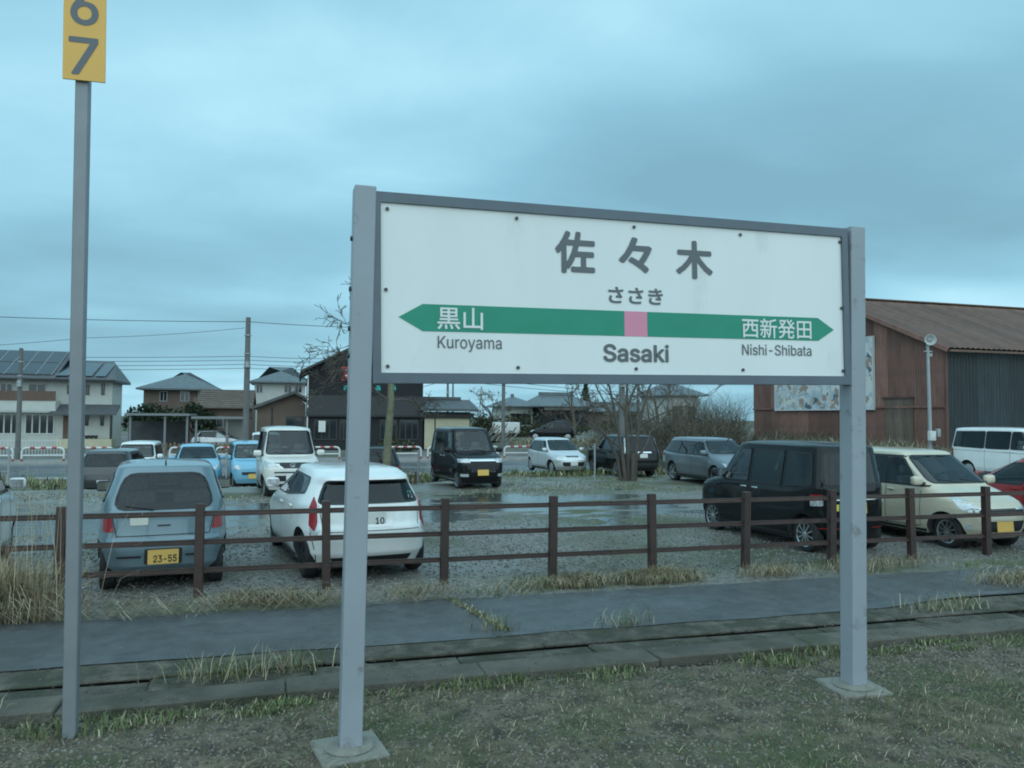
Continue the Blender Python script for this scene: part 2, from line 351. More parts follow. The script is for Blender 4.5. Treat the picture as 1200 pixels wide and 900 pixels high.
sheet('yard_ground', -160, 260, 49.0, 130, 4, 4, lambda U, V: RZ+.06+np.where(U > 14.5, .9*np.clip((V-49)/5, 0, 1), 0)+.05*(fbm(U*.3, V*.3, 13)-.5), pm('yard_gravel', (.16, .155, .14), .9, var=.25, vs_=1.2, bump=.4, bs=10, stain=((.075, .08, .035), .15, .5, .8)))
G_green = [pm('grass_green', (.13, .165, .06), .7, var=.3, vs_=3), pm('grass_dark', (.09, .13, .045), .7, var=.3, vs_=3), pm('grass_straw', (.47, .395, .265), .8, var=.25, vs_=4), pm('grass_brown', (.17, .11, .065), .85, var=.3, vs_=4)]
def blades(P, h, wd, lean, az=None, droop=.5, seed=0):
    """P (N,3) base points, arrays h, wd; returns verts/quads of bent two-segment blades"""
    r = np.random.default_rng(seed); N = len(P); az = r.uniform(0, 2*np.pi, N) if az is None else az
    d = np.stack([np.cos(az), np.sin(az), np.zeros(N)], 1); s = np.stack([-np.sin(az), np.cos(az), np.zeros(N)], 1)
    h = h[:, None]; wd = wd[:, None]; lean = lean[:, None]; up = np.array([[0, 0, 1.]])
    m = P+up*h*.6*np.cos(lean*.6)+d*h*.6*np.sin(lean*.6); t = m+up*h*.45*np.cos(lean*(1+droop))+d*h*.45*np.sin(lean*(1+droop))
    V = np.stack([P-s*wd, P+s*wd, m-s*wd*.75, m+s*wd*.75, t-s*wd*.12, t+s*wd*.12], 1).reshape(-1, 3)
    i = np.arange(N)[:, None]*6; F_ = np.concatenate([i+np.array([[0, 1, 3, 2]]), i+np.array([[2, 3, 5, 4]])], 1).reshape(-1, 4)
    return V, F_
# ------------------------------------------------------------------ parked vehicles
M_tyre = pm('tyre_rubber', (.018, .018, .019), .8, var=.15, vs_=20, stain=((.07, .065, .055), 14, .60, .5))
M_alloy = pm('alloy_rim', (.52, .53, .54), .28, .85, var=.06, vs_=10)
M_hub = pm('silver_hubcap', (.40, .41, .42), .4, .5, var=.08, vs_=10)
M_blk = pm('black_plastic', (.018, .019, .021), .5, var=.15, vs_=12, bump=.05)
M_seam = flat('panel_gap', (.012, .012, .013), .8)
M_int = pm('cabin_lining', (.045, .046, .048), .85, var=.2, vs_=8)
M_seat = pm('seat_fabric', (.15, .15, .155), .9, var=.2, vs_=25)
M_glass = glass('car_glass', (.74, .80, .79), .01, .0); M_priv = glass('privacy_glass', (.16, .185, .19), .01, .0); M_scr = glass('windscreen_glass', (.72, .78, .77), .01, .015); M_clr = glass('clear_glass', (.90, .93, .92), .02, .02); M_rear = glass('rear_glass', (.60, .66, .66), .01, .0)
M_red = pm('red_lens', (.30, .012, .016), .12, var=.25, vs_=30, coat=.6); M_clear = pm('clear_lens', (.55, .57, .58), .10, .35, var=.3, vs_=22, coat=.8); M_amber = pm('amber_lens', (.50, .16, .02), .15, var=.1, coat=.5)
M_chrome = pm('chrome', (.72, .73, .74), .12, 1.0, var=.03); M_plw = pm('white_number_plate', (.66, .66, .63), .45, var=.05, vs_=20); M_ply = pm('yellow_number_plate', (.74, .45, .11), .45, var=.05, vs_=20)
M_stk = flat('pale_sticker', (.62, .60, .52), .5); M_char = flat('plate_digits', (.015, .015, .015), .5); M_stg = flat('green_sticker', (.05, .42, .25), .5); M_sty = flat('yellow_sticker', (.70, .60, .08), .5)
def paint(name, col, metal=.0, rough=.32, spec=.5): return pm('paint_'+name, col, rough, metal, var=.05, vs_=2.5, coat=.8 if spec > .3 else .55, spec=spec, stain=(tuple(c*.72+.002 for c in col), 3.5, .60, .25))

def ip(prof, z):
    zs = [p[0] for p in prof]; return float(np.interp(z, zs, [p[1] for p in prof]))
class Shape:
    def __init__(s, P):
        s.f, s.r, s.w = P['front'], P['rear'], P['width']; s.zs = s.f[0][0]; s.zr = P['zr']; s.H = P['H']; s.nl = P.get('nl', 5.4); s.nu = P.get('nu', 6.5); s.zb = P['belt']
    def sl(s, z):
        q = min(z, s.zr); xf, xr, b = ip(s.f, q), ip(s.r, q), ip(s.w, q); n = s.nl+(s.nu-s.nl)*min(1, max(0, (q-.5)/(s.zb-.4)))
        c = (xf+xr)/2; a = (xf-xr)/2
        if z > s.zr:
            t = min(1, (z-s.zr)/(s.H-s.zr)); k = max(0, 1-t**2.1)**(1/2.1); a *= k; b *= k
        return c, a, b, n
    def Y(s, x, z):
        c, a, b, n = s.sl(z); t = min(1, abs(x-c)/max(a, 1e-6)); return b*(1-t**n)**(1/n)
    def X(s, y, z, e):
        c, a, b, n = s.sl(z); t = min(1, abs(y)/max(b, 1e-6)); return c+e*a*(1-t**n)**(1/n)
    def wrap(s, q, z, e):
        """point at arc length q round the corner from the middle of the front (e=1) or rear (e=-1)"""
        c, a, b, n = s.sl(z); ph = np.linspace(0, math.pi/2, 120); x = a*np.cos(ph)**(2/n); y = b*np.sin(ph)**(2/n)
        d = np.concatenate([[0], np.cumsum(np.hypot(np.diff(x), np.diff(y)))]); k = abs(q)
        return c+e*float(np.interp(k, d, x)), math.copysign(float(np.interp(k, d, y)), q)
    def body(s):
        # regular slices, extra ones wherever the outline bends
        zs = sorted(set([round(z, 3) for z in np.arange(s.zs, s.zr, .06)]+[p[0] for p in s.f]+[p[0] for p in s.r if p[0] >= s.zs]+[s.zr]+[s.zr+(s.H-s.zr)*t for t in (.22, .42, .6, .75, .87, .95)]))
        zs = [z for i, z in enumerate(zs) if i == 0 or z-zs[i-1] > .004]
        M = 64; mb = MB(); V = []; F_ = []
        ph = np.linspace(0, 2*math.pi, M, endpoint=False)
        for z in zs:
            c, a, b, n = s.sl(z)
            for t in ph:
                ct, st = math.cos(t), math.sin(t)
                V.append((c+a*math.copysign(abs(ct)**(2/n), ct), b*math.copysign(abs(st)**(2/n), st), z))
        for i in range(len(zs)-1):
            for j in range(M):
                k = (j+1) % M; F_.append((i*M+j, i*M+k, (i+1)*M+k, (i+1)*M+j))
        F_.append(tuple(range(M-1, -1, -1))); top = len(V); c, a, b, n = s.sl(s.zr); V.append((c, 0, s.H)); q = (len(zs)-1)*M
        F_ += [(q+j, q+(j+1) % M, top) for j in range(M)]
        return mb.add(V, F_)
def rndp(poly, r, k=3):
    out = []; n = len(poly)
    for i in range(n):
        p = Vector(poly[i]); a = Vector(poly[i-1])-p; b = Vector(poly[(i+1) % n])-p; ra = min(r, a.length*.45); rb = min(r, b.length*.45)
        A = p+a.normalized()*ra; B = p+b.normalized()*rb
        for j in range(k+1):
            t = j/k; out.append(tuple(A*(1-t)**2+p*2*t*(1-t)+B*t*t))
    return out
def inpoly(p, poly):
    c = False; n = len(poly); x, y = p
    for i in range(n):
        x0, y0 = poly[i]; x1, y1 = poly[i-1]
        if (y0 > y) != (y1 > y) and x < (x1-x0)*(y-y0)/(y1-y0)+x0: c = not c
    return c
def mapper(S, mode, off):
    if mode == 'L': return lambda p, d=0: (p[0], S.Y(p[0], p[1])+off-d, p[1])
    if mode == 'R': return lambda p, d=0: (p[0], -S.Y(p[0], p[1])-off+d, p[1])
    if mode == 'F': return lambda p, d=0: (S.X(p[0], p[1], 1)+off-d, p[0], p[1])
    if mode == 'B': return lambda p, d=0: (S.X(p[0], p[1], -1)-off+d, p[0], p[1])
    e = 1 if mode == 'WF' else -1
    def g(p, d=0):
        x, y = S.wrap(p[0], p[1], e); c, a, b, n = S.sl(p[1]); nx, ny = (abs(x-c)/a)**(n-1)/a*math.copysign(1, x-c), (abs(y)/b)**(n-1)/b*math.copysign(1, y)
        l = math.hypot(nx, ny) or 1; return (x+nx/l*(off-d), y+ny/l*(off-d), p[1])
    return g
def patch(S, mode, poly, mat, name, parent, off=.006, depth=.025, rr=.03, grid=.07):
    poly = rndp(poly, rr) if rr else poly; P = []
    for i in range(len(poly)):
        a, b = Vector(poly[i]), Vector(poly[(i+1) % len(poly)]); k = max(1, int((b-a).length/grid))
        P += [a.lerp(b, j/k) for j in range(k)]
    n = len(P); E_ = [(i, (i+1) % n) for i in range(n)]; pp = [tuple(p) for p in P]
    xs = [p.x for p in P]; ys = [p.y for p in P]; inner = []
    gx = np.arange(min(xs)+grid*.6, max(xs), grid); gy = np.arange(min(ys)+grid*.6, max(ys), grid)
    for x in gx:
        for y in gy:
            if inpoly((x, y), pp) and min((Vector((x, y))-p).length for p in P) > grid*.45: inner.append(Vector((x, y)))
    vs, es, fs, _, _, _ = delaunay_2d_cdt(P+inner, E_, [], 1, 1e-5)
    mp = mapper(S, mode, off); V = [mp(v) for v in vs]; mb = MB(); mb.v = V; mb.f = [tuple(f) for f in fs]
    if depth:
        cnt = {}
        for f in fs:
            for i in range(len(f)):
                k = tuple(sorted((f[i], f[i-1]))); cnt[k] = cnt.get(k, 0)+1
        back = {}
        for (a, b), c in cnt.items():
            if c == 1:
                for q in (a, b):
                    if q not in back: back[q] = len(mb.v); mb.v.append(mp(vs[q], depth))
                mb.f.append((a, b, back[b], back[a]))
    return mb.build(name, mat, parent, smooth=50)
def ribbon(S, mode, pts, wd, mat, name, parent, off=.003):
    pts = [Vector(p) for p in pts]; P = []
    for a, b in zip(pts, pts[1:]):
        k = max(1, int((b-a).length/.08)); P += [a.lerp(b, j/k) for j in range(k)]
    P.append(pts[-1]); mp = mapper(S, mode, off); mb = MB(); n = len(P)
    for i, p in enumerate(P):
        d = (P[min(i+1, n-1)]-P[max(i-1, 0)]).normalized(); q = Vector((-d.y, d.x))*wd/2; mb.v += [mp(p+q), mp(p-q)]
    mb.f = [(2*i, 2*i+1, 2*i+3, 2*i+2) for i in range(n-1)]
    return mb.build(name, mat, parent)
WHEELS = {}
def wheel_meshes(r, wd, style):
    k = (r, wd, style)
    if k in WHEELS: return WHEELS[k]
    t = MB(); R0 = r*.70
    t.lathe([(R0, -wd/2+.02), (R0+.01, -wd/2), (r*.93, -wd/2+.004), (r, -wd/2+.03), (r, wd/2-.03), (r*.93, wd/2-.004), (R0+.01, wd/2), (R0, wd/2-.02)], 28, 'y', cap=False)
    g = MB(); g.lathe([(R0*.99, wd/2-.015), (R0*.99, wd/2-.004), (R0*.90, wd/2-.012), (R0*.88, wd/2-.08)], 28, 'y', cap=False)
    if style == 'hub':
        g = MB(); g.lathe([(R0*.99, wd/2-.03), (R0*.99, wd/2-.006), (R0*.8, wd/2+.004), (R0*.3, wd/2-.004), (R0*.22, wd/2+.004)], 28, 'y')
        for i in range(9):
            a = 2*math.pi*i/9; M = Matrix.Rotation(-a, 3, 'Y'); g.obox(M @ Vector((R0*.58, wd/2+.004, 0)), (R0*.42, .010, R0*.14), M)
    else:
        ns = {'five': 5, 'ten': 10, 'seven': 7, 'dark': 7}[style]
        g.lathe([(R0*.22, wd/2-.04), (R0*.22, wd/2-.008), (R0*.12, wd/2-.004)], 14, 'y')
        for i in range(ns):
            a = 2*math.pi*i/ns; M = Matrix.Rotation(-a, 3, 'Y')
            for q in ((-.07, .07) if ns <= 7 else (0,)):
                M2 = Matrix.Rotation(-a-q*1.6, 3, 'Y'); g.obox(M2 @ Vector((R0*.55, wd/2-.020, 0)), (R0*.80, .024, R0*(.105 if ns <= 7 else .10)), M2)
    bk = MB().lathe([(R0*.97, -.02), (R0*.97, .0)], 24, 'y', (0, wd/2-.085, 0))
    tm, gm, dm = t.mesh('tyre'), g.mesh('rim'), bk.mesh('brake_disc')
    for me, m, sm in ((tm, M_tyre, 40), (gm, M_hub if style == 'hub' else (M_blk if style == 'dark' else M_alloy), 35), (dm, M_blk, 30)):
        bm = bmesh.new(); bm.from_mesh(me); bmesh.ops.recalc_face_normals(bm, faces=bm.faces); bm.to_mesh(me); bm.free()
        me.materials.append(m); me.polygons.foreach_set('use_smooth', [True]*len(me.polygons)); me.set_sharp_from_angle(angle=R(sm))
    WHEELS[k] = (tm, gm, dm); return WHEELS[k]
def rbox(name, c, sz, mat, parent, bev, seg=3, rot=(0, 0, 0)):
    o = MB().box(-sz[0]/2, sz[0]/2, -sz[1]/2, sz[1]/2, -sz[2]/2, sz[2]/2).build(name, mat, parent); o.location = c; o.rotation_euler = rot
    b = o.modifiers.new('b', 'BEVEL'); b.width = bev; b.segments = seg; o.data.polygons.foreach_set('use_smooth', [True]*len(o.data.polygons)); return o
def boolean(o, cutters):
    cs = []
    for mb in cutters:
        c = mb.build('cutter', M_int, o.parent); cs.append(c); md = o.modifiers.new('c', 'BOOLEAN'); md.operation = 'DIFFERENCE'; md.object = c; md.solver = 'EXACT'; md.material_mode = 'TRANSFER'
    dg = bpy.context.evaluated_depsgraph_get(); me = bpy.data.meshes.new_from_object(o.evaluated_get(dg)); o.modifiers.clear()
    if len(me.polygons) > 50: o.data = me
    for c in cs: bpy.data.meshes.remove(c.data)
def car(name, label, P, pt, pos, az, cat='car', group=None, z0=None):
    """az: heading, degrees clockwise from +Y (away from the railway)"""
    if z0 is None: z0 = float(lot_h(np.array([pos[0]]), np.array([pos[1]]))[0])
    root = thing(name, label, cat, (pos[0], pos[1], z0), R(90-az), group); S = Shape(P); W = P['width']; r = P['r']; xw = P['axles']; zb, zt = S.zb, P.get('wtop', S.zr-.07)
    body = S.body().build('body', pt, root)
    # openings: wheel arches, then the cabin through side windows, screen and rear window
    cut = []
    mb = MB()
    for x in xw:
        for s in (-1, 1): mb.lathe([(r+.045, 0), (r+.045, .44)], 26, 'y', (x, (s*(max(p[1] for p in W)+.06))-(.44 if s > 0 else 0), r))
    cut.append(mb)
    sp = P['splits']; wins = []
    for a, b in zip(sp, sp[1:]):
        if a is None: p0 = (ip(S.f, zb+.05)-P.get('ain', .22), zb); p1 = (ip(S.f, zt)-P.get('atop', .12), zt)
        else: p0 = (a-.028, zb); p1 = (a-.028, zt)
        if b is None: q0 = (ip(S.r, zb)+P.get('din', .22), zb+P.get('kick', .04)); q1 = (ip(S.r, zt)+P.get('dtop', .2), zt-.02)
        else: q0 = (b+.028, zb); q1 = (b+.028, zt)
        wins.append([q0, p0, p1, q1])
    cab = P.get('cabin', True)
    zc0 = P['cowl']+.05; zc1 = S.zr-.035
    scr = [(-P.get('sw', .87)*S.sl(zc0)[2], zc0), (P.get('sw', .87)*S.sl(zc0)[2], zc0), (.86*S.sl(zc1)[2], zc1), (-.86*S.sl(zc1)[2], zc1)]
    rz0, rz1 = P['rwin'][:2]; rk0, rk1 = (P['rwin'][2:]+(.84, .84))[:2]
    rwn = [(-rk0*S.sl(rz0)[2], rz0), (rk0*S.sl(rz0)[2], rz0), (rk1*S.sl(rz1)[2], rz1), (-rk1*S.sl(rz1)[2], rz1)]
    sh = lambda poly, k: [tuple(Vector(p)+(sum((Vector(q) for q in poly), Vector((0, 0)))/len(poly)-Vector(p)).normalized()*k) for p in poly]
    rr_w = P.get('rwr', .08)
    if cab:
        mb = MB()
        for wn_ in wins: mb.prism(rndp(sh(wn_, .006), .05), -1.2, 1.2, 'y')
        cut.append(mb); cut.append(MB().prism(rndp(sh(scr, .006), .07), -.12, 3, 'x')); cut.append(MB().prism(rndp(sh(rwn, .006), rr_w), -3, .0, 'x'))
    boolean(body, cut)
    me = body.data; me.polygons.foreach_set('use_smooth', [True]*len(me.polygons)); me.set_sharp_from_angle(angle=R(32))
    for mode in ('L', 'R'):
        for i, wn_ in enumerate(wins): patch(S, mode, wn_, M_priv if (i > 0 and P.get('privacy', True)) else (M_clr if P.get('clear') else M_glass), 'side_window', root, .008, .012, .05)
        for wn_ in wins: q_ = rndp(wn_, .05); ribbon(S, mode, q_+[q_[0]], .022, M_blk, 'window_seal', root, .0115)
        ribbon(S, mode, [(xw[0]-r-.06, S.zs+.035), (xw[1]+r+.06, S.zs+.035)], .05, M_blk, 'sill', root, .004)
        for k, line in enumerate(P.get('seams', [])): ribbon(S, mode, line, .010, M_seam, 'door_seam', root)
        for hx, hz in P.get('handles', []): # door pulls
            y = S.Y(hx, hz)*(1 if mode == 'L' else -1); rbox('door_handle', (hx, y+.008*(1 if y > 0 else -1), hz), (.15, .03, .03), P.get('hmat', pt), root, .011)
        for pts_, wd_, mt_ in P.get('trims', []): ribbon(S, mode, pts_, wd_, mt_, 'side_trim', root, .006)
    patch(S, 'F', scr, M_clr if P.get('clear') else M_scr, 'windscreen', root, .008, .012, .07, .07)
    patch(S, 'B', rwn, M_priv if P.get('rpriv', True) else M_rear, 'rear_window', root, .008, .012, rr_w, .06)
    for mode, q_ in (('F', rndp(scr, .07)), ('B', rndp(rwn, rr_w))): ribbon(S, mode, q_+[q_[0]], .024, M_blk, 'window_seal', root, .0115)
    for mode, poly, mt, nm, rr in P.get('patches', []):
        if mode in ('WF', 'WB'):
            patch(S, mode, poly, mt, nm, root, .008, .03, rr, .05); patch(S, mode, [(-x, z) for x, z in poly], mt, nm, root, .008, .03, rr, .05)
        else: patch(S, mode, poly, mt, nm, root, P.get('poff', .007), .03, rr, .06)
    for e, yc, zc, mt, txt in P.get('plates', []):
        x = S.X(yc, zc, e); pl = MB().box(-.165, .165, -.006, .006, -.0825, .0825).build('number_plate', mt, root); pl.location = (x+e*.016, yc, zc); pl.rotation_euler = (R(-4), 0, R(90 if e > 0 else -90))
        if txt: lettering('lettering', txt, -.105 if len(txt) > 3 else .03, .145, -.065, .02, -.008, M_char, pl, .02)
    tm, gm, dm = wheel_meshes(r, P.get('tw', .165), P.get('rim', 'hub'))
    yw = min(S.Y(x, r) for x in xw)-P.get('tw', .165)/2-.012
    for x in xw:
        for s in (-1, 1):
            wh = thing('wheel', None, None, (0, 0, 0)); wh.parent = root; wh.location = (x, s*yw, r-.012); wh.rotation_euler = (0, random.uniform(0, 6), 0 if s > 0 else math.pi)
            for nm, m2 in (('tyre', tm), ('rim', gm), ('brake_disc', dm)): mob(nm, m2, None, wh)
    xm, zm = P['mirror']; ym = S.Y(xm, zm)
    for s in (-1, 1):
        mo = rbox('mirror', (xm+.02, s*(ym+.13), zm+.07), (.11, .20, .15), P.get('mmat', pt), root, .045)
        MB().box(-.03, .03, -.06, .06, -.02, .02).build('mirror_arm', M_blk, mo).location = (0, -s*.10, -.05)
        MB().box(-.003, .0, -.08, .08, -.055, .055).build('mirror_glass', M_chrome, mo).location = (-.056, 0, 0)
    if cab:
        for sx in P.get('seats', (.18, -.75)):
            for s in (-.32, .32):
                rbox('seat', (sx-.1, s, zb-.02), (.14, .44, .30), M_seat, root, .05, rot=(0, R(-10), 0)); rbox('headrest', (sx-.17, s, zb+.22), (.10, .26, .16), M_seat, root, .04)
        st = MB().tube([(math.cos(a)*.0, math.cos(a)*.18, math.sin(a)*.18) for a in np.linspace(0, 2*math.pi, 17)], .015, 6, False).build('steering_wheel', M_blk, root); st.location = (ip(S.f, zb+.05)-.55, -.33, zb+.02); st.rotation_euler = (0, R(-25), 0)
    if P.get('wiper'):
        a, b, c, d = P['wiper']; p0, p1 = mapper(S, 'B', .025)((a, b)), mapper(S, 'B', .02)((c, d)); MB().tube([p0, p1], [.012, .007], 6).build('wiper', M_blk, root)
    for s in P.get('fwipers', (.28, -.28)):
        p0, p1 = mapper(S, 'F', .02)((s, P['cowl']+.045)), mapper(S, 'F', .016)((s-.42, P['cowl']+.10)); MB().tube([p0, p1], [.009, .006], 5).build('wiper', M_blk, root)
    if P.get('antenna'):
        x, y, h = P['antenna']; MB().tube([(x, y, S.H-.05), (x-.05, y, S.H+h)], [.012, .006], 6).build('antenna', M_blk, root)
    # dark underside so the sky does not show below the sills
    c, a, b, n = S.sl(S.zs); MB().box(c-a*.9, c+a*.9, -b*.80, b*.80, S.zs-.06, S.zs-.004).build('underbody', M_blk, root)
    return root, S
def kw(**k): return k
def tall(L=3.395, W=1.475, H=1.75, **k):
    h = W/2; l = L/2; zr = H-.085
    P = kw(H=H, zr=zr, belt=1.0, cowl=1.02, front=[(.20, l-.10), (.35, l-.02), (.5, l), (.72, l-.015), (.84, l-.07), (.92, l-.20), (.99, l-.52), (1.02, l-.64), (1.10, l-.72), (zr, l-1.14)],
           rear=[(.20, -l+.10), (.35, -l+.02), (.5, -l), (.8, -l+.005), (1.0, -l+.02), (zr, -l+.12)], width=[(.20, h-.06), (.35, h-.012), (.6, h), (.95, h-.02), (zr, h-.145)], r=.272, axles=(l-.52, -l+.43),
           splits=[None, .02, -.82, None], rwin=(1.07, zr-.09), mirror=(l-.90, 1.02), seams=[[(.80, .32), (.80, 1.0)], [(.02, .27), (.02, zr-.05)], [(-.82, .7), (-.82, zr-.05)], [(.80, .3), (-.75, .26)]], handles=[(.14, .90), (-.16, .90)], seats=(.2, -.75))
    P.update(k); return P
def hatch(L=3.8, W=1.68, H=1.5, **k):
    h = W/2; l = L/2; zr = H-.075
    P = kw(H=H, zr=zr, belt=.93, cowl=.95, front=[(.19, l-.14), (.33, l-.03), (.48, l), (.62, l-.03), (.74, l-.15), (.83, l-.42), (.90, l-.72), (.95, l-.88), (1.0, l-.97), (zr, l-1.70)],
           rear=[(.19, -l+.14), (.35, -l+.02), (.55, -l), (.75, -l+.04), (.95, -l+.13), (zr, -l+.52)], width=[(.19, h-.07), (.35, h-.015), (.6, h), (.88, h-.03), (zr, h-.235)], r=.295, axles=(l-.72, -l+.62),
           splits=[None, -.10, None], rwin=(.98, zr-.07), mirror=(l-1.18, .95), seams=[[(.72, .32), (.74, .93)], [(-.10, .27), (-.10, zr-.05)], [(-.92, .66), (-.80, .93)], [(.72, .3), (-.75, .27)]], handles=[(.06, .82), (-.72, .84)], seats=(.05, -.8), rim='seven', dtop=.34, din=.42, kick=.06)
    P.update(k); return P
FX = [(-.42, .03), (.42, .03)]
white = paint('white', (.80, .80, .78)); black = paint('black', (.006, .0065, .0075), 0, .5, .12); silver = paint('silver', (.46, .48, .49), .75, .3); grey = paint('grey_metallic', (.175, .195, .215), .6, .32)
cream = paint('cream', (.58, .52, .40)); redp = paint('dark_red', (.33, .022, .024)); ltblue = paint('sky_blue', (.20, .46, .62)); palesilver = paint('pale_silver', (.66, .68, .69), .4, .3); iceblue = paint('ice_blue', (.155, .222, .255), .3, .36); dgrey = paint('dark_grey', (.045, .048, .052), .3, .3); pearl = paint('pearl_white', (.70, .68, .62))
seam0 = []
# ------------------------------------------------------------------ buildings beyond the road
M_hglass = pm('house_glass', (.022, .028, .032), .06, var=.2, vs_=.6, spec=.6)
M_alu = flat('window_frame_silver', (.42, .43, .44), .45, .2); M_wfr = flat('window_frame_white', (.58, .59, .58), .5); M_bfr = flat('window_frame_bronze', (.05, .045, .04), .5)
M_wallw = pm('pale_render', (.52, .52, .48), .9, var=.07, vs_=1.5, bump=.1); M_wallb = pm('brown_render', (.17, .125, .10), .9, var=.10, vs_=1.2, bump=.1); M_walld = pm('dark_boarding', (.018, .018, .02), .8, var=.25, vs_=3, stretch=(1, 1, 6))
M_tile = pm('grey_roof_tile', (.085, .09, .095), .55, var=.2, vs_=2.5, bump=.3, bs=9); M_tileb = pm('brown_roof_tile', (.15, .115, .095), .6, var=.22, vs_=2.5, bump=.3, bs=9); M_tileg = pm('slate_blue_tile', (.115, .135, .145), .45, var=.18, vs_=2, bump=.3, bs=8)
M_tiled = pm('black_roof_tile', (.014, .0145, .016), .5, var=.25, vs_=3); M_solar = pm('solar_cell', (.016, .02, .030), .12, var=.15, vs_=4, coat=.5); M_rail = flat('panel_rail', (.26, .27, .28), .5, .3); M_trimd = flat('dark_trim', (.035, .032, .03), .6); M_brail = pm('brown_balcony', (.12, .07, .052), .6, var=.15, vs_=3)
M_cpt = flat('carport_grey', (.20, .205, .21), .5, .2); M_cream = pm('cream_panel', (.52, .47, .33), .8, var=.06, vs_=2)
def bx(name, parent, x0, x1, y0, y1, z0, z1, mat, bev=0):
    o = MB().box(x0, x1, y0, y1, z0, z1).build(name, mat, parent)
    if bev: o.modifiers.new('b', 'BEVEL').width = bev
    return o
def window(parent, x0, x1, z0, z1, y, fm=None, n=2, fw=.06, gm=None):
    """framed window on a wall facing -Y at depth y: recessed pane, proud frame, mullions"""
    fm = fm or M_alu; f = MB()
    f.box(x0, x1, y-.05, y-.004, z0, z0+fw); f.box(x0, x1, y-.05, y-.004, z1-fw, z1); f.box(x0, x0+fw, y-.05, y-.004, z0+fw, z1-fw); f.box(x1-fw, x1, y-.05, y-.004, z0+fw, z1-fw)
    for i in range(1, n): c = x0+(x1-x0)*i/n; f.box(c-fw/2, c+fw/2, y-.045, y-.004, z0+fw, z1-fw)
    o = f.build('window', fm, parent)
    for i in range(n): MB().box(x0+(x1-x0)*i/n+fw*.5, x0+(x1-x0)*(i+1)/n-fw*.5, y-.03, y-.012, z0+fw, z1-fw).build('pane', gm or M_hglass, o)
    return o
def gable_u(name, parent, x0, x1, y0, y1, ze, zr, mat, th=.16, yr=None):
    """roof with its ridge along X"""
    yr = (y0+y1)/2 if yr is None else yr
    return MB().prism([(y0, ze), (yr, zr), (y1, ze), (y1, ze-th), (yr, zr-th), (y0, ze-th)], x0, x1, 'x').build(name, mat, parent)
def gable_v(name, parent, x0, x1, y0, y1, zl, zr_, zp, mat, th=.18, xp=None):
    """roof with its ridge along Y, gable to the railway"""
    xp = (x0+x1)/2 if xp is None else xp
    return MB().prism([(x0, zl), (xp, zp), (x1, zr_), (x1, zr_-th), (xp, zp-th), (x0, zl-th)], y0, y1, 'y').build(name, mat, parent)
def hip(name, parent, x0, x1, y0, y1, ze, zp, inset, mat):
    ym = (y0+y1)/2; v = [(x0,y0,ze),(x1,y0,ze),(x1,y1,ze),(x0,y1,ze),(x0+inset,ym,zp),(x1-inset,ym,zp),(x0,y0,ze-.15),(x1,y0,ze-.15),(x1,y1,ze-.15),(x0,y1,ze-.15)]
    return MB().add(v, [(0,1,5,4),(1,2,5),(2,3,4,5),(3,0,4),(6,7,1,0),(7,8,2,1),(8,9,3,2),(9,6,0,3),(9,8,7,6)]).build(name, mat, parent)
def tile_rows(roof, x0, x1, y0, ze, y1, zr, n, mat, wd=.10):
    """raised courses across a front slope"""
    for i in range(n):
        t = (i+.5)/n; y = y0+(y1-y0)*t; z = ze+(zr-ze)*t; MB().box(x0, x1, y-wd/2, y+wd/2, z+.0, z+.035).build('tile_course', mat, roof)
# --- white house with solar panels, left
V1 = 66.0
h = thing('white_house', 'white two-storey house with solar panels on its roof', 'house', (-14, V1, .06))
def hl(x, y, v=V1): p = atv(x, y, v); return p.x+14, p.z-.06
xr_, zt = hl(132, 447); xl = hl(-90, 440)[0]; xm, zb_ = hl(71, 471)
bx('wall', h, xl, xr_, 0, 3.6, RZ-.1, zt+.15, M_wallw)
bx('balcony_slab', h, xl, xm, -1.3, -.003, hl(70, 482)[1], hl(70, 470)[1], M_wallw); bx('balcony_rail', h, xl, xm, -1.36, -1.30, hl(70, 470)[1]+.004, hl(70, 459)[1], M_brail)
ze = hl(60, 444)[1]
def zv(y, dv): return atv(40, y, V1+dv).z-.06
r1 = gable_u('roof', h, xl, hl(69, 430)[0], -1.0, 4.6, ze, zv(411, 4), M_tile, yr=4.0)
xa_, xb_, xc_, ze2, zr2 = hl(69, 430)[0]+.002, hl(139.5, 447)[0], hl(130, 422)[0]-.6, ze-.05, zv(421, 4)
r2 = MB().add([(xa_, -1, ze2), (xb_, -1, ze2), (xc_, 4, zr2), (xa_, 4, zr2), (xb_, 4.6, ze2), (xa_, 4.6, ze2), (xa_, -1, ze2-.16), (xb_, -1, ze2-.16), (xb_, 4.6, ze2-.16), (xa_, 4.6, ze2-.16)], [(0,1,2,3), (1,4,2), (4,5,3,2), (0,3,5), (6,7,1,0), (7,8,4,1), (8,9,5,4), (9,6,0,5), (9,8,7,6)]).build('roof', M_tile, h)
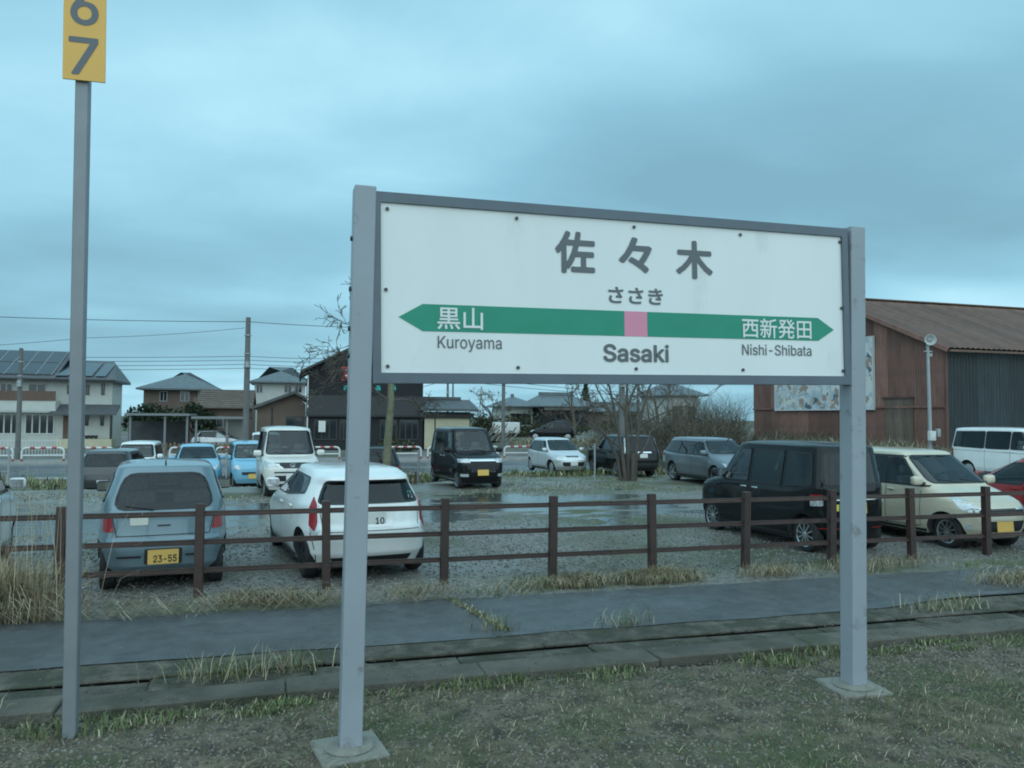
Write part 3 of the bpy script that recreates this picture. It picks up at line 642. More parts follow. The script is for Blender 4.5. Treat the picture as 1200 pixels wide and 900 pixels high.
for q in range(9): # solar panels, each on its own, seams left open
    a = hl(-66+q*18.6, 430)[0]; b = hl(-66+(q+1)*18.6, 430)[0]-.10
    if -66+(q+1)*18.6 > 84: break
    for t0, t1 in ((.10, .50), (.53, .93)):
        zt_ = zv(411, 4) if q < 7 else zv(421, 4); y0, y1 = -1+5*t0, -1+5*t1; z0, z1 = ze+(zt_-ze)*t0+.06, ze+(zt_-ze)*t1+.06
        MB().add([(a, y0, z0), (b, y0, z0), (b-.55*0, y1, z1), (a, y1, z1), (a, y0, z0+.05), (b, y0, z0+.05), (b, y1, z1+.05), (a, y1, z1+.05)], [(0,3,2,1),(4,5,6,7),(0,1,5,4),(1,2,6,5),(2,3,7,6),(3,0,4,7)]).build('solar_panel', M_solar, r1)
    MB().add([(b+.01, -.6, ze+(zv(411, 4)-ze)*.08+.09), (b+.09, -.6, ze+(zv(411, 4)-ze)*.08+.09), (b+.09, 3.7, ze+(zv(411, 4)-ze)*.94+.09), (b+.01, 3.7, ze+(zv(411, 4)-ze)*.94+.09)], [(0, 1, 2, 3)]).build('panel_rail', M_rail, r1)
for a, b in ((88, 111), (113, 127)):
    A, B = hl(a, 430)[0], hl(b, 430)[0]-.1; z2 = zv(421, 4)
    MB().add([(A, -.4, ze+(z2-ze)*.12+.03), (B, -.4, ze+(z2-ze)*.12+.03), (B, 3.2, ze+(z2-ze)*.84+.03), (A, 3.2, ze+(z2-ze)*.84+.03)], [(0, 1, 2, 3)]).build('solar_panel', M_solar, r2).location.z = .03
    MB().box(B+.01, B+.08, -.3, -.2, 0, .01).build('panel_rail', M_rail, r2).location.z = ze+(z2-ze)*.14+.05
bx('gutter', h, xl, hl(139.5, 447)[0]-.05, -1.12, -1.004, ze-.14, ze-.02, M_trimd)
for a, b in ((0, 15), (33, 54), (-40, -10)): window(h, hl(a, 460)[0], hl(b, 460)[0], hl(a, 469)[1]-.5, hl(a, 449)[1], 0)
for a, b, c, d in ((79, 83, 451, 462), (101, 105, 451, 463), (119, 123, 450, 463), (100, 104, 487, 499), (118, 122, 486, 499)): window(h, hl(a, c)[0], hl(b, c)[0], hl(a, d)[1], hl(a, c)[1], 0, M_bfr, 1, .05)
z0_, z1_ = hl(40, 509)[1], hl(40, 485)[1]
for a, b, n in ((-45, -8, 4), (-4, 22, 3), (29, 64, 4)): window(h, hl(a, 500)[0], hl(b, 500)[0], z0_, z1_, 0, M_wfr, n, .09)
bx('terrace_canopy', h, xl, hl(64, 480)[0], -1.25, -.004, hl(40, 483)[1]-.02, hl(40, 481)[1]-.02, M_wfr)
lp0, lp1 = hl(66, 484), hl(141, 475); pr = MB(); pr.prism([(-1.5, lp0[1]), (-.004, lp1[1]+.05), (-.004, lp1[1]-.10), (-1.5, lp0[1]-.14)], lp0[0], lp1[0], 'x'); pr.build('pent_roof', M_tile, h)
bx('entrance', h, hl(74, 500)[0], hl(84, 500)[0], -.05, -.004, RZ+.3, hl(74, 487)[1], M_brail)
bx('corner_post', h, hl(134, 500)[0]-.05, hl(134, 500)[0]+.1, -1.35, -1.2, RZ, lp0[1]-.15, M_trimd)
bx('porch_step', h, hl(72, 500)[0], hl(136, 500)[0], -1.4, -.004, RZ, hl(90, 514)[1], M_cream)
for q in (105, 110, 115): MB().lathe([(.12, 0), (.17, .26), (.15, .27)], 10).build('plant_pot', M_trimd, h).location = (hl(q, 500)[0], -.7, hl(90, 514)[1])
lat = thing('garden_fence', 'low white metal garden fence before the white house', 'fence', (0, 51.5, RZ+.06)); A, B = atv(-40, 515, 51.5).x, atv(71, 515, 51.5).x
for z in (.12, .55, 1.0): MB().box(A, B, -.02, .02, z, z+.04).build('rail', M_wfr, lat)
n_ = int((B-A)/.16)
for i in range(n_+1): MB().box(-.012, .012, -.012, .012, .10, 1.0).build('bar', M_wfr, lat).location = (A+(B-A)*i/n_, -.034, 0)
# --- carport beside it
cp = thing('carport', 'flat-roofed carport with slim posts between the houses', 'carport', (0, 60, .06))
for (a, b, y0, y1) in ((146, 222, 484, 487), (224, 291, 488, 491)):
    A, B = atv(a, y0, 60), atv(b, y1, 60); bx('canopy', cp, A.x, B.x, 0, 4.5, B.z-.08, A.z-.06, M_cpt)
    for x in (A.x+.25, B.x-.25, (A.x+B.x)/2+.4): bx('post', cp, x, x+.14, .3, .44, RZ, B.z-.085, M_cpt)
bx('back_screen', cp, atv(150, 500, 64).x, atv(222, 500, 64).x, 4.1, 4.2, RZ, 1.5, pm('dark_screen', (.05, .055, .06), .6, var=.3, vs_=1.5)); bx('store_wall', cp, atv(262, 500, 64).x, atv(285, 500, 64).x, 4.0, 4.2, RZ, 1.7, M_wallw)
wf = thing('wooden_fence', 'low brown picket fence in front of the carport', 'fence', (0, 52.0, RZ+.06)); A, B = atv(170, 515, 52).x, atv(287, 515, 52).x; n_ = int((B-A)/.24)
for z in (.25, .62): MB().box(A, B, -.02, .02, z, z+.06).build('rail', M_brail, wf)
MT = pm('weathered_picket', (.17, .13, .085), .85, var=.3, vs_=3, rnd=.3)
for i in range(n_+1): MB().box(-.06, .06, -.045, -.022, .05, .85+random.uniform(-.05, .05)).build('picket', MT, wf).location = (A+(B-A)*i/n_, 0, 0)
car('hatchback_car', 'pale car parked under the carport behind the picket fence', hatch(3.9, 1.69, 1.5, cabin=False), silver, (atv(255, 505, 61).x, 61.8), 90, z0=RZ+.07)
# --- hip-roofed house
h = thing('hip_roof_house', 'brown two-storey house with grey hipped roof behind the evergreen', 'house', (0, 80, .06)); P = lambda x, y, v=80: atv(x, y, v)
bx('wall', h, P(168, 470).x, P(254, 470).x, 0, 7, RZ-.1, P(200, 455).z, M_wallb)
rf = hip('roof', h, P(161, 455).x, P(260, 455).x, -.9, 7.9, P(200, 456).z, P(212, 437, 83.5).z, 4.2, M_tileg)
for a, b in ((187, 196), (211, 222), (232, 250)): window(h, P(a, 470).x, P(b, 470).x, P(a, 471).z, P(a, 459).z, 0)
bx('balcony', h, P(228, 470).x, P(256, 470).x, -1.0, -.004, P(228, 474).z, P(228, 467).z, M_wallb)
# --- lower brown houses
h = thing('brown_house', 'low brown house with reddish tiled roof left of the utility pole', 'house', (0, 72, .06)); P = lambda x, y, v=72: atv(x, y, v)
bx('wall', h, P(240, 480).x, P(296, 480).x, 0, 6, RZ-.1, P(240, 478).z, M_wallb); rf = gable_u('roof', h, P(231, 477).x, P(297, 477).x, -.7, 6.7, P(240, 477).z, P(240, 457, 75).z, M_tileb); tile_rows(rf, P(231, 477).x, P(297, 477).x, -.7, P(240, 477).z, 2.9, P(240, 457, 75).z, 8, M_tileb)
window(h, P(246, 490).x, P(262, 490).x, .9, 1.9, 0)
h = thing('brown_garage_house', 'low brown gabled house between the pole and the dark shop', 'house', (0, 63, .06)); P = lambda x, y, v=63: atv(x, y, v)
bx('wall', h, P(301, 490).x, P(358, 490).x, 0, 7, RZ-.1, P(330, 474).z, M_wallb); MB().prism([(P(303, 474).x, P(303, 475).z), (P(357, 474).x, P(357, 474).z), (P(347, 461).x, P(347, 462).z)], .002, .14, 'y').build('gable_wall', M_wallb, h)
MB().prism([(P(296, 476).x, P(296, 477).z), (P(345, 457).x, P(345, 459).z), (P(362, 468).x, P(362, 469).z), (P(362, 471).x, P(362, 472).z), (P(345, 461).x, P(345, 462.5).z), (P(296, 480).x, P(296, 480.5).z)], -.7, 7.5, 'y').build('roof', M_tile, h)
window(h, P(335, 490).x, P(355, 490).x, P(335, 501).z-.06, P(335, 488).z-.06, 0, M_bfr, 2); bx('downpipe', h, P(318, 490).x, P(318, 490).x+.08, -.1, -.02, RZ, P(318, 479).z, M_trimd)
h = thing('grey_house', 'pale two-storey house with slate blue roof behind the brown houses', 'house', (0, 90, .06)); P = lambda x, y, v=90: atv(x, y, v)
bx('wall', h, P(298, 460).x, P(358, 460).x, 0, 7, RZ-.1, P(320, 446).z, M_wallw); hip('roof', h, P(292, 447).x, P(364, 447).x, -.9, 7.9, P(320, 448).z, P(338, 431, 93.5).z, 4.6, M_tileg)
for a, b in ((300, 308), (333, 342), (345, 354)): window(h, P(a, 455).x, P(b, 455).x, P(a, 461).z, P(a, 450).z, 0)
# --- dark shop
h = thing('dark_shop', 'dark boarded shop with a gabled front and small lit signs', 'shop', (0, 60, .06)); P = lambda x, y, v=60: atv(x, y, v)
x0, x1 = P(362, 450).x, P(496, 450).x; xp = (x0+x1)/2
bx('wall', h, x0, x1, 0, 10, RZ-.1, 5.2, M_walld); MB().prism([(x0, 5.2), (x1, 5.2), (x1, 5.35), (xp, 7.6), (x0, 5.35)], .002, .2, 'y').build('gable_wall', M_walld, h)
rf = gable_v('roof', h, x0-.65, x1+.65, -1.0, 10.5, 5.38, 5.38, 7.95, pm('dark_metal_roof', (.05, .047, .045), .5, var=.15, vs_=2)); bx('fascia', h, x0-.6, x0-.5, -1.02, 10, 5.0, 5.22, M_walld)
zs0, zs1 = P(496, 487).z-.06, P(496, 465).z-.06; pr = MB().prism([(-.30, zs0), (-.004, zs1), (-.004, zs1-.16), (-.30, zs0-.14)], x0-.1, x1+.1, 'x').build('skirt_roof', M_tiled, h)
for a, b in ((368, 395), (398, 412), (445, 465), (468, 490)): window(h, P(a, 500).x, P(b, 500).x, P(a, 516).z-.02, P(a, 491).z-.1, 0, M_bfr, 3, .07)
bx('drainpipe', h, x0-.12, x0-.02, -.2, -.1, RZ, 5.0, M_wfr)
def lit(nm, col, s): return emat(nm, col, s)
rs = bx('red_sign', h, P(400, 440).x, P(409.5, 440).x, -.35, -.05, P(402, 447).z, P(402, 431).z, lit('red_sign_face', (.42, .03, .035), .10))
for z, w_ in ((.18, .30), (.38, .22), (.58, .34), (.78, .24)): MB().box(.12, .12+w_, -.362, -.352, P(402, 447).z+z-.03, P(402, 447).z+z+.04).build('sign_stroke', M_wfr, rs).location.x = P(402, 440).x
tl = lit('teal_sign_face', (.02, .40, .36), .12)
for a in (401.5, 439, 457): # small lit shop lettering in teal
    c = P(a+4, 455); s = MB(); s.box(-.20, .20, -.02, .02, -.03, .03); s.box(-.035, .035, -.018, .018, -.22, .19); s.box(-.17, -.10, -.018, .018, -.19, -.02); s.box(.10, .17, -.018, .018, -.19, .07); s.box(-.16, .16, -.02, .02, .14, .19); o = s.build('lit_sign', tl, h); o.location = (c.x, -.12, c.z-.06)
bx('notice_board', h, P(373, 500).x, P(381, 500).x, -.6, -.5, P(375, 507).z, P(375, 494).z, M_plw)
# --- cream garage beside the shop
h = thing('cream_garage', 'cream panelled garage with grey tiled roof beside the dark shop', 'garage', (0, 60, .06))
x0, x1 = P(497, 500).x, P(551, 500).x; zt = P(520, 490).z-.06
bx('wall', h, x0, x1, .05, 6, RZ-.1, zt+.5, M_walld)
for a, b in ((497.5, 509), (510.5, 550)): bx('door_panel', h, P(a, 500).x, P(b, 500).x, -.02, .047, RZ+.05, zt, M_cream)
bx('header', h, x0-.2, x1+.2, -.25, .046, zt+.01, P(520, 484).z-.06, M_trimd)
pr = MB().prism([(-.9, P(520, 480).z), (2.4, P(520, 469, 62.4).z), (7, P(520, 480).z), (7, P(520, 482).z), (-.9, P(520, 482.5).z)], x0-.4, x1+.45, 'x').build('roof', M_tile, h)
bx('ridge_tile', h, x0-.3, x1-.3, 2.2, 2.6, P(520, 469, 62.4).z-.02, P(520, 466, 62.4).z, M_tile)
# --- traditional tiled houses in the distance
def trad(label, xa, xb, ye, yr, yg, v, wall=M_walld, inset=1.6):
    P = lambda x, y, vv=v: atv(x, y, vv); h = thing('tiled_house', label, 'house', (0, v, .06)); a, b = P(xa, ye).x, P(xb, ye).x
    bx('wall', h, a+.9, b-.9, 0, 8, RZ-.1, P(xa, ye).z, wall); hip('roof', h, a, b, -1.2, 9.2, P(xa, ye).z, P(xa, yr, v+4).z, inset, M_tileg)
    bx('ridge', h, a+inset, b-inset, 3.7, 4.3, P(xa, yr, v+4).z-.05, P(xa, yr, v+4).z+.35, M_tileg)
    n = max(2, int((b-a)/3)); zt = P(xa, ye).z
    for i in range(n): c = a+1.2+(b-a-2.4)*(i+.5)/n; window(h, c-.7, c+.7, zt*.3, zt*.72, 0, M_bfr, 2)
    bx('white_band', h, a+1.0, b-1.0, -.03, -.003, zt-.5, zt-.2, M_wallw); return h
trad('tiled farmhouse with blue grey roof and dark walls beyond the road', 629, 697, 476, 463, 490, 92)
trad('smaller tiled house left of the dark-walled farmhouse', 588, 632, 476, 465, 490, 96, M_wallw, 2.4)
trad('long low house with brown walls behind the bare trees', 700, 790, 482, 474, 492, 110, M_wallb, 1.2)
trad('pale house with grey roof glimpsed above the brush', 776, 826, 463, 450, 480, 88, M_wallw, 2.0)
# --- rusty corrugated shed, right
M_rust = pm('rusted_sheet', (.20, .10, .078), .8, var=.35, vs_=1.3, bump=.15, bs=30, stretch=(1, 1, .35), stain=((.14, .095, .08), 1.1, .50, .8), rnd=.42)
M_rustr = pm('rusted_roof_sheet', (.125, .072, .054), .7, var=.25, vs_=1.0, stain=((.11, .09, .08), .8, .52, .7), rnd=.2)
M_gsheet = pm('green_sheet', (.024, .036, .041), .55, var=.35, vs_=1.6, stretch=(2.2, 2.2, .25), stain=((.05, .075, .075), 2.4, .60, .6), rnd=.25)
sh = thing('corrugated_shed', 'large rusty corrugated shed with a dark green side wall', 'shed', (29.5, 29.0, 0))
WD, LN, ZE, ZP = 15.6, 30.0, 5.62, 8.95; half = 7.75
def corr(L, wd, z_of, per=.152, amp=.016, flip=False):
    """one corrugated sheet: wd wide along the first axis, foot at 0, head at z_of(x)"""
    n = int(wd/per*4); V = []; F_ = []
    for i in range(n+1):
        x = wd*i/n; a = amp*math.sin(2*math.pi*x/per)
        V += [(x, a, 0), (x, a, L if z_of is None else z_of(x))]
    F_ = [(2*i, 2*i+2, 2*i+3, 2*i+1) for i in range(n)]; m = MB(); m.add(V, F_); return m
roofz = lambda t: ZE+(ZP-ZE)*(1-abs(t-half)/half)
k = 0; t = 0.0
while t < WD: # gable wall sheets in two lifts
    wd = min(.91, WD-t)
    for z0, z1 in ((-.05, 2.75), (2.70, None)):
        m = corr((z1 or 0)-z0, wd, None) if z1 else corr(0, wd, lambda x, t=t: roofz(t+x)-2.70-.06)
        o = m.build('wall_sheet', M_rust, sh, fix=False); o.location = (-.02*(0 if z1 else 1), t, z0); o.rotation_euler.z = R(90)
    t += .91
bx('corner_flashing', sh, -.06, .06, -.07, .05, -.05, ZE-.05, M_rust)
gsh = corr(ZE+.02, .91, None, .20, .022).mesh('wall_sheet'); gsh.materials.append(M_gsheet)
for i in range(33):
    o = mob('wall_sheet', gsh, None, sh); o.location = (.07+i*.905, -.01-.006*(i % 2), -.05)
sl = math.hypot(half+.5, (ZP-ZE)*(half+.5)/half); rm = corr(sl, .93, None, .31, .028).mesh('roof_sheet'); rm.materials.append(M_rustr); ang = math.atan2(ZP-ZE, half)
for i in range(33):
    for s in (0, 1):
        o = mob('roof_sheet', rm, None, sh); o.location = (-.35+i*.925 if s == 0 else -.35+(i+1)*.925, -.5 if s == 0 else 2*half+.5, ZE-.5*math.tan(ang)+.05+.006*(i % 2)); o.rotation_euler = (-(math.pi/2-ang), 0, 0 if s == 0 else math.pi)
bx('eave_gutter', sh, -.3, LN, -.62, -.50, ZE-.36, ZE-.26, M_rustr); bx('ridge_cap', sh, -.4, LN+.4, half-.25, half+.25, ZP+.04, ZP+.11, M_rustr)
o = MB().obox((0, 0, 0), (.05, sl, .22), Matrix.Identity(3)).build('verge_board', M_rust, sh); o.location = (-.37, half/2-.25, (ZE+ZP)/2-.16); o.rotation_euler.x = ang
dm = corr(3.2, .62, None).mesh('door_sheet'); dm.materials.append(pm('grey_rust_sheet', (.15, .11, .085), .8, var=.35, vs_=2, stretch=(1, 1, .3), rnd=.2))
for i in range(3): q = mob('door_sheet', dm, None, sh); q.location = (-.06, 1.95+i*.62, -.05); q.rotation_euler.z = R(90)
bx('door_head', sh, -.12, -.05, 1.85, 3.95, 3.16, 3.26, M_rust)
bx('girt_rail', sh, -.09, -.035, 0, WD, 2.68, 2.78, M_rust)
# weathered picture board on the gable: faded abstract patches
mm = bpy.data.materials.new('faded_mural'); mm.use_nodes = True; t_ = mm.node_tree; bs_ = t_.nodes['Principled BSDF']; bs_.inputs['Roughness'].default_value = .7
co = t_.nodes.new('ShaderNodeTexCoord'); vo = t_.nodes.new('ShaderNodeTexVoronoi'); vo.inputs['Scale'].default_value = 5.5; no = t_.nodes.new('ShaderNodeTexNoise'); no.inputs['Scale'].default_value = 2.6; no.inputs['Detail'].default_value = 6
ad = t_.nodes.new('ShaderNodeMix'); ad.data_type = 'RGBA'; ad.inputs[0].default_value = .45; t_.links.new(co.outputs['Object'], ad.inputs[6]); t_.links.new(co.outputs['Object'], no.inputs['Vector']); t_.links.new(no.outputs['Color'], ad.inputs[7]); t_.links.new(ad.outputs[2], vo.inputs['Vector'])
rp = t_.nodes.new('ShaderNodeValToRGB'); rp.color_ramp.interpolation = 'CONSTANT'; t_.links.new(vo.outputs['Color'], rp.inputs[0])
for i, (ps, c_) in enumerate([(0, (.60, .62, .62)), (.22, (.42, .50, .55)), (.36, (.66, .66, .62)), (.52, (.36, .27, .22)), (.60, (.55, .58, .60)), (.74, (.46, .40, .33)), (.82, (.10, .14, .17)), (.88, (.58, .52, .47))]):
    el = rp.color_ramp.elements[i] if i < 2 else rp.color_ramp.elements.new(ps); el.position = ps; el.color = (*c_, 1)
t_.links.new(rp.outputs[0], bs_.inputs['Base Color'])
mu = bx('picture_board', sh, -.16, -.06, 4.55, 13.0, 2.68, 6.42, mm); fm = MB()
for a, b, c, d in ((4.47, 13.08, 2.60, 2.678), (4.47, 13.08, 6.422, 6.50), (4.47, 4.548, 2.678, 6.422), (13.002, 13.08, 2.678, 6.422)): fm.box(-.18, -.05, a, b, c, d)
fm.build('board_frame', M_wfr, mu)
# ------------------------------------------------------------------ poles, cables, guard pipes
M_cpole = pm('concrete_pole', (.15, .145, .14), .85, var=.15, vs_=3, bump=.2); M_wire = flat('cable_black', (.02, .02, .022), .6); M_ins = flat('insulator', (.45, .44, .42), .3); M_galv = pm('galvanised', (.33, .34, .35), .5, .3, var=.1, vs_=4)
def upole(label, x, yt, v, r=.16, arm=True, zt=None, lean=0.0):
    p = atv(x, yt, v); H_ = zt or p.z; t = thing('utility_pole', label, 'utility pole', (p.x, v, 0), R(random.uniform(-8, 8)))
    o = MB().tube([(0, 0, -1.2), (lean*.5, 0, H_*.5), (lean, 0, H_)], [r*1.15, r, r*.8], 12).build('shaft', M_cpole, t, smooth=40)
    if arm:
        MB().box(-.9, .9, -.05, .05, H_-.55, H_-.45).build('crossarm', M_galv, t)
        for a in (-.8, -.3, .45, .8): MB().lathe([(.03, 0), (.06, .04), (.035, .09), (.055, .13), (.02, .18)], 8).build('insulator', M_ins, t).location = (a, 0, H_-.45)
    for z in (H_*.86, H_*.72, H_*.62): MB().lathe([(r+.03, 0), (r+.03, .07)], 12).build('band', M_galv, t).location = (0, 0, z)
    MB().box(-.10, .10, -r-.16, -r+.02, H_*.62, H_*.62+.35).build('junction_box', M_galv, t)
    for k in range(6): MB().tube([(0, (-1)**k*(r-.02), 2.2+k*.5), (0, (-1)**k*(r+.14), 2.2+k*.5)], .012, 5).build('step_bolt', M_galv, t)
    return t, Vector((p.x, v, H_))
random.seed(5)
_, T1 = upole('tall concrete utility pole between the brown houses', 291, 372, 48, .17, arm=False)
_, T2 = upole('utility pole in front of the solar panel house', 25, 408, 49.5, .13, arm=False)
_, T3 = upole('thin utility pole right of the cream garage', 590.5, 405, 50, .12)
_, T4 = upole('dark utility pole behind the multi-stemmed bare tree', 729, 400, 33, .14)
_, T5 = upole('distant utility pole above the garage roof', 525, 432, 85, .14)
_, T6 = upole('short distant pole beside the pole above the garage', 531, 440, 95, .12, arm=False)
_, T7 = upole('distant grey pole with a stay beyond the fields', 748, 440, 70, .17)
st = tag(MB().tube([atv(756, 462, 70), atv(763, 503, 70)], .10, 8).build('pole_stay', M_cpole), 'leaning pale strut beside the distant grey pole', 'pole stay')
def cable(label, pts, sag=.25, r=.018, group='overhead cables'):
    P = []
    for a, b in zip(pts, pts[1:]):
        for i in range(12):
            t = i/12; q = a.lerp(b, t); q = q-Vector((0, 0, sag*4*t*(1-t))); P.append(q)
    P.append(pts[-1]); return tag(MB().tube(P, r, 5).build('overhead_cable', M_wire), label, 'cable', group)
cable('single overhead cable running to the top of the tall pole', [atv(-160, 364, 48), T1-Vector((0, 0, .25)), atv(520, 384, 48)], .15)
cable('faint second cable rising to the tall pole', [atv(-160, 412, 46), atv(100, 396, 47), T1-Vector((0, 0, .6))], .1, .012)
for i, (a, b) in enumerate(((416, 419), (421, 423), (426, 428), (431, 432))): cable(['topmost', 'second', 'third', 'lowest'][i]+' of the parallel cables above the roofs', [atv(-80, a, 100), atv(291, (a+b)/2, 100), atv(430, b, 100)], .2, .03)
for i, (a, b) in enumerate(((456, 461), (462, 464))): cable(['upper', 'lower'][i]+' cable seen below the station board', [atv(440, a, 85), T5-Vector((0, 0, .6*(i+1))), atv(760, b, 90)], .3, .028)
# guard pipes along the far pavement
M_gw = pm('guard_white', (.62, .62, .60), .5, var=.1, vs_=5); M_gr = pm('guard_red', (.36, .06, .045), .5, var=.15, vs_=5)
def guard(x, lab):
    g = thing('guard_pipe', lab, 'guard pipe', (x, 46.55, RZ+.085), 0, 'guard pipes along the far pavement')
    ht, hl_, r = .74, 1.0, .055
    arc = [(-hl_, 0, -.1), (-hl_, 0, ht-.22)]+[(-hl_+.22-.22*math.cos(a), 0, ht-.22+.22*math.sin(a)) for a in np.linspace(.2, 1.57, 6)]+[(hl_-.22+.22*math.sin(a), 0, ht-.22+.22*math.cos(a)) for a in np.linspace(0, 1.4, 6)]+[(hl_, 0, ht-.22), (hl_, 0, -.1)]
    MB().tube(arc, r, 8).build('hoop', M_gw, g, smooth=50); MB().tube([(-hl_, 0, .34), (hl_, 0, .34)], r*.8, 8).build('mid_rail', M_gw, g, smooth=50)
    for a in (-.62, -.1, .42): MB().tube([(a, 0, ht), (a+.24, 0, ht)], r+.006, 8).build('red_band', M_gr, g, smooth=50)
    for s in (-1, 1): MB().tube([(s*hl_, 0, .02), (s*hl_, 0, .16)], r+.006, 8).build('red_band', M_gr, g, smooth=50)
    return g
x = atv(-10, 520, 46.55).x; g0 = guard(x, 'leftmost red-banded guard pipe on the far pavement, by the pole'); gx = [x]
for i in range(1, 14):
    x = gx[0]+i*2.42
    c = copy_tree(g0); c.location.x = x; c['label'] = ['second', 'third', 'fourth', 'fifth', 'sixth', 'seventh', 'eighth', 'ninth', 'tenth', 'eleventh', 'twelfth', 'thirteenth', 'fourteenth'][i-1]+' red-banded guard pipe from the left along the far pavement'
# loudspeaker pole by the shed
p = atv(1087, 405, 26); b = atv(1091, 530, 26)
lsp = thing('loudspeaker_pole', 'thin pale pole with a horn loudspeaker and meter boxes before the shed', 'loudspeaker pole', (b.x, 26, 0))
dx = p.x-b.x; MB().tube([(0, 0, -.3), (dx*.5, 0, p.z*.5), (dx, 0, p.z+.05)], [.085, .075, .06], 10).build('shaft', M_galv, lsp, smooth=40)
hn = MB().lathe([(.05, .18), (.06, .10), (.10, 0), (.19, -.10), (.235, -.16), (.22, -.165), (.11, -.06), (.05, -.02)], 20, 'y').build('horn', pm('horn_grey', (.42, .43, .42), .5, var=.08), lsp, smooth=40); hn.location = (dx, -.08, p.z+.22); hn.rotation_euler.z = R(-25)
MB().lathe([(.03, 0), (.075, -.03), (.03, -.06)], 12, 'y').build('horn_driver', M_galv, hn).location = (0, -.06, 0)
rbox('meter_box', (-.10, -.16, .98+.45), (.30, .16, .40), M_gw, lsp, .02); rbox('meter_box', (.26, -.12, 1.55), (.16, .14, .34), M_galv, lsp, .02); rbox('bracket', (dx, -.02, p.z-.25), (.42, .05, .05), M_galv, lsp, .008); rbox('bracket', (dx+.1, -.02, p.z-.4), (.14, .10, .14), M_galv, lsp, .01)
for k, q in enumerate((-.08, .02, .1)): MB().tube([(q, -.10, 1.2), (q+.1, -.14, .9-.1*k), (q*.3, -.10, .75), (dx*.2, -.09, .4)], .012, 5).build('conduit', M_blk, lsp)
# thin stakes marking the lot edge
for i, (x, y, v) in enumerate(((266, 530, 26.2), (11, 524, 27), (697, 520, 23.6), (205, 566, 20.0))):
    if i == 3: continue
    t = atv(x, y, v); b_ = lot_h(np.array([t.x]), np.array([v]))[0]; tag(MB().tube([(0, 0, -.2), (0, 0, t.z-b_)], .03, 8).build('boundary_stake', M_galv), ['thin metal stake beside the pearl white wagon', 'thin metal stake at the left edge of the lot', 'pale metal stake in front of the black off-roader'][i], 'stake').location = (t.x, v, b_)
for i, (x, y, v) in enumerate(((490, 527, 25.6), (480, 556, 25.4), (486, 553, 25.4))):
    t = atv(x, y, v); b_ = lot_h(np.array([t.x]), np.array([float(v)]))[0]; tag(MB().tube([(0, 0, -.2), (.03, 0, t.z-b_)], .04, 8).build('boundary_stake', M_galv if i == 0 else M_brail), ['slim grey stake left of the black tall wagon', 'stubby brown stake, further left of the pair by the wagon', 'stubby brown stake, nearer the black wagon of the pair'][i], 'stake').location = (t.x, v, b_)
# timber poles leaning in a heap beyond the road, with a white crate
hp = thing('timber_heap', 'heap of grey poles leaning beside the small black hatchback', 'timber heap', (atv(592, 500, 53).x, 53, .36))
MW = pm('grey_timber', (.22, .20, .17), .9, var=.25, vs_=4, rnd=.3); random.seed(9)
for i in range(14): a = random.uniform(-1.2, 1.0); MB().tube([(a-.5, random.uniform(-.3, .3), 0), (a+random.uniform(0, .8), random.uniform(-.2, .2), random.uniform(.7, 1.3))], .05, 6).build('pole', MW, hp)
bxp = rbox('pale_crate', (0, 0, 0), (1.9, .9, .8), M_gw, None, .04); bxp.location = (atv(596, 500, 54.5).x, 55.2, 1.3); tag(bxp, 'pale boxy container behind the heap of poles', 'container')
py = thing('pylon', 'faint lattice transmission pylon on the horizon', 'pylon', (atv(564, 480, 900).x, 900, -3)); ht = atv(564, 453, 900).z+3
m = MB()
for s in (-1, 1):
    for q in (-1, 1): m.tube([(s*3.6, q*3.6, 0), (s*1.0, q*1.0, ht*.6), (s*.5, q*.5, ht)], .35, 5)
m.build('legs', M_galv, py)
for z, w_ in ((.62, 7), (.76, 6), (.90, 5)): MB().box(-w_, w_, -.4, .4, ht*z, ht*z+.6).build('arm', M_galv, py)
m = MB()
for i in range(8):
    z0, z1 = ht*i/10, ht*(i+1)/10; w0 = 3.6-2.6*min(1, i/6); w1 = 3.6-2.6*min(1, (i+1)/6); m.tube([(-w0, -w0, z0), (w1, -w1, z1)], .22, 4); m.tube([(w0, -w0, z0), (-w1, -w1, z1)], .22, 4)
m.build('bracing', M_galv, py)

# ------------------------------------------------------------------ trees and brush
M_bark = pm('grey_bark', (.09, .076, .062), .9, var=.25, vs_=9, bump=.4, bs=25); M_barkg = pm('mossy_bark', (.17, .165, .105), .9, var=.25, vs_=6, bump=.4, bs=25, stain=((.10, .085, .06), 4, .55, .7)); M_twig = pm('brown_twig', (.115, .088, .066), .9, var=.3, vs_=5)
def branch(mb, rnd, p, d, L, r, depth, droop=.05, wob=.22, kids=(2, 4), mn=.006):
    P = [p.copy()]; Rr = [r]; n = 5; q = p.copy(); dd = d.copy()
    for i in range(n):
        dd = (dd+Vector((rnd.gauss(0, wob), rnd.gauss(0, wob), rnd.gauss(0, wob)-droop))).normalized(); q = q+dd*(L/n); P.append(q.copy()); Rr.append(max(mn, r*(1-.6*(i+1)/n)))
    mb.tube(P, Rr, 6 if r > .03 else 4, cap=False)
    if depth > 0:
        for k in range(rnd.randint(*kids)):
            i = rnd.randint(2, n); a = P[i]; ax = Vector((rnd.gauss(0, 1), rnd.gauss(0, 1), rnd.gauss(0, 1))).normalized(); nd = (dd+ax*rnd.uniform(.55, 1.05)+Vector((0, 0, .15))).normalized()
            branch(mb, rnd, a, nd, L*rnd.uniform(.5, .78), Rr[i]*.62, depth-1, droop, wob, kids, mn)
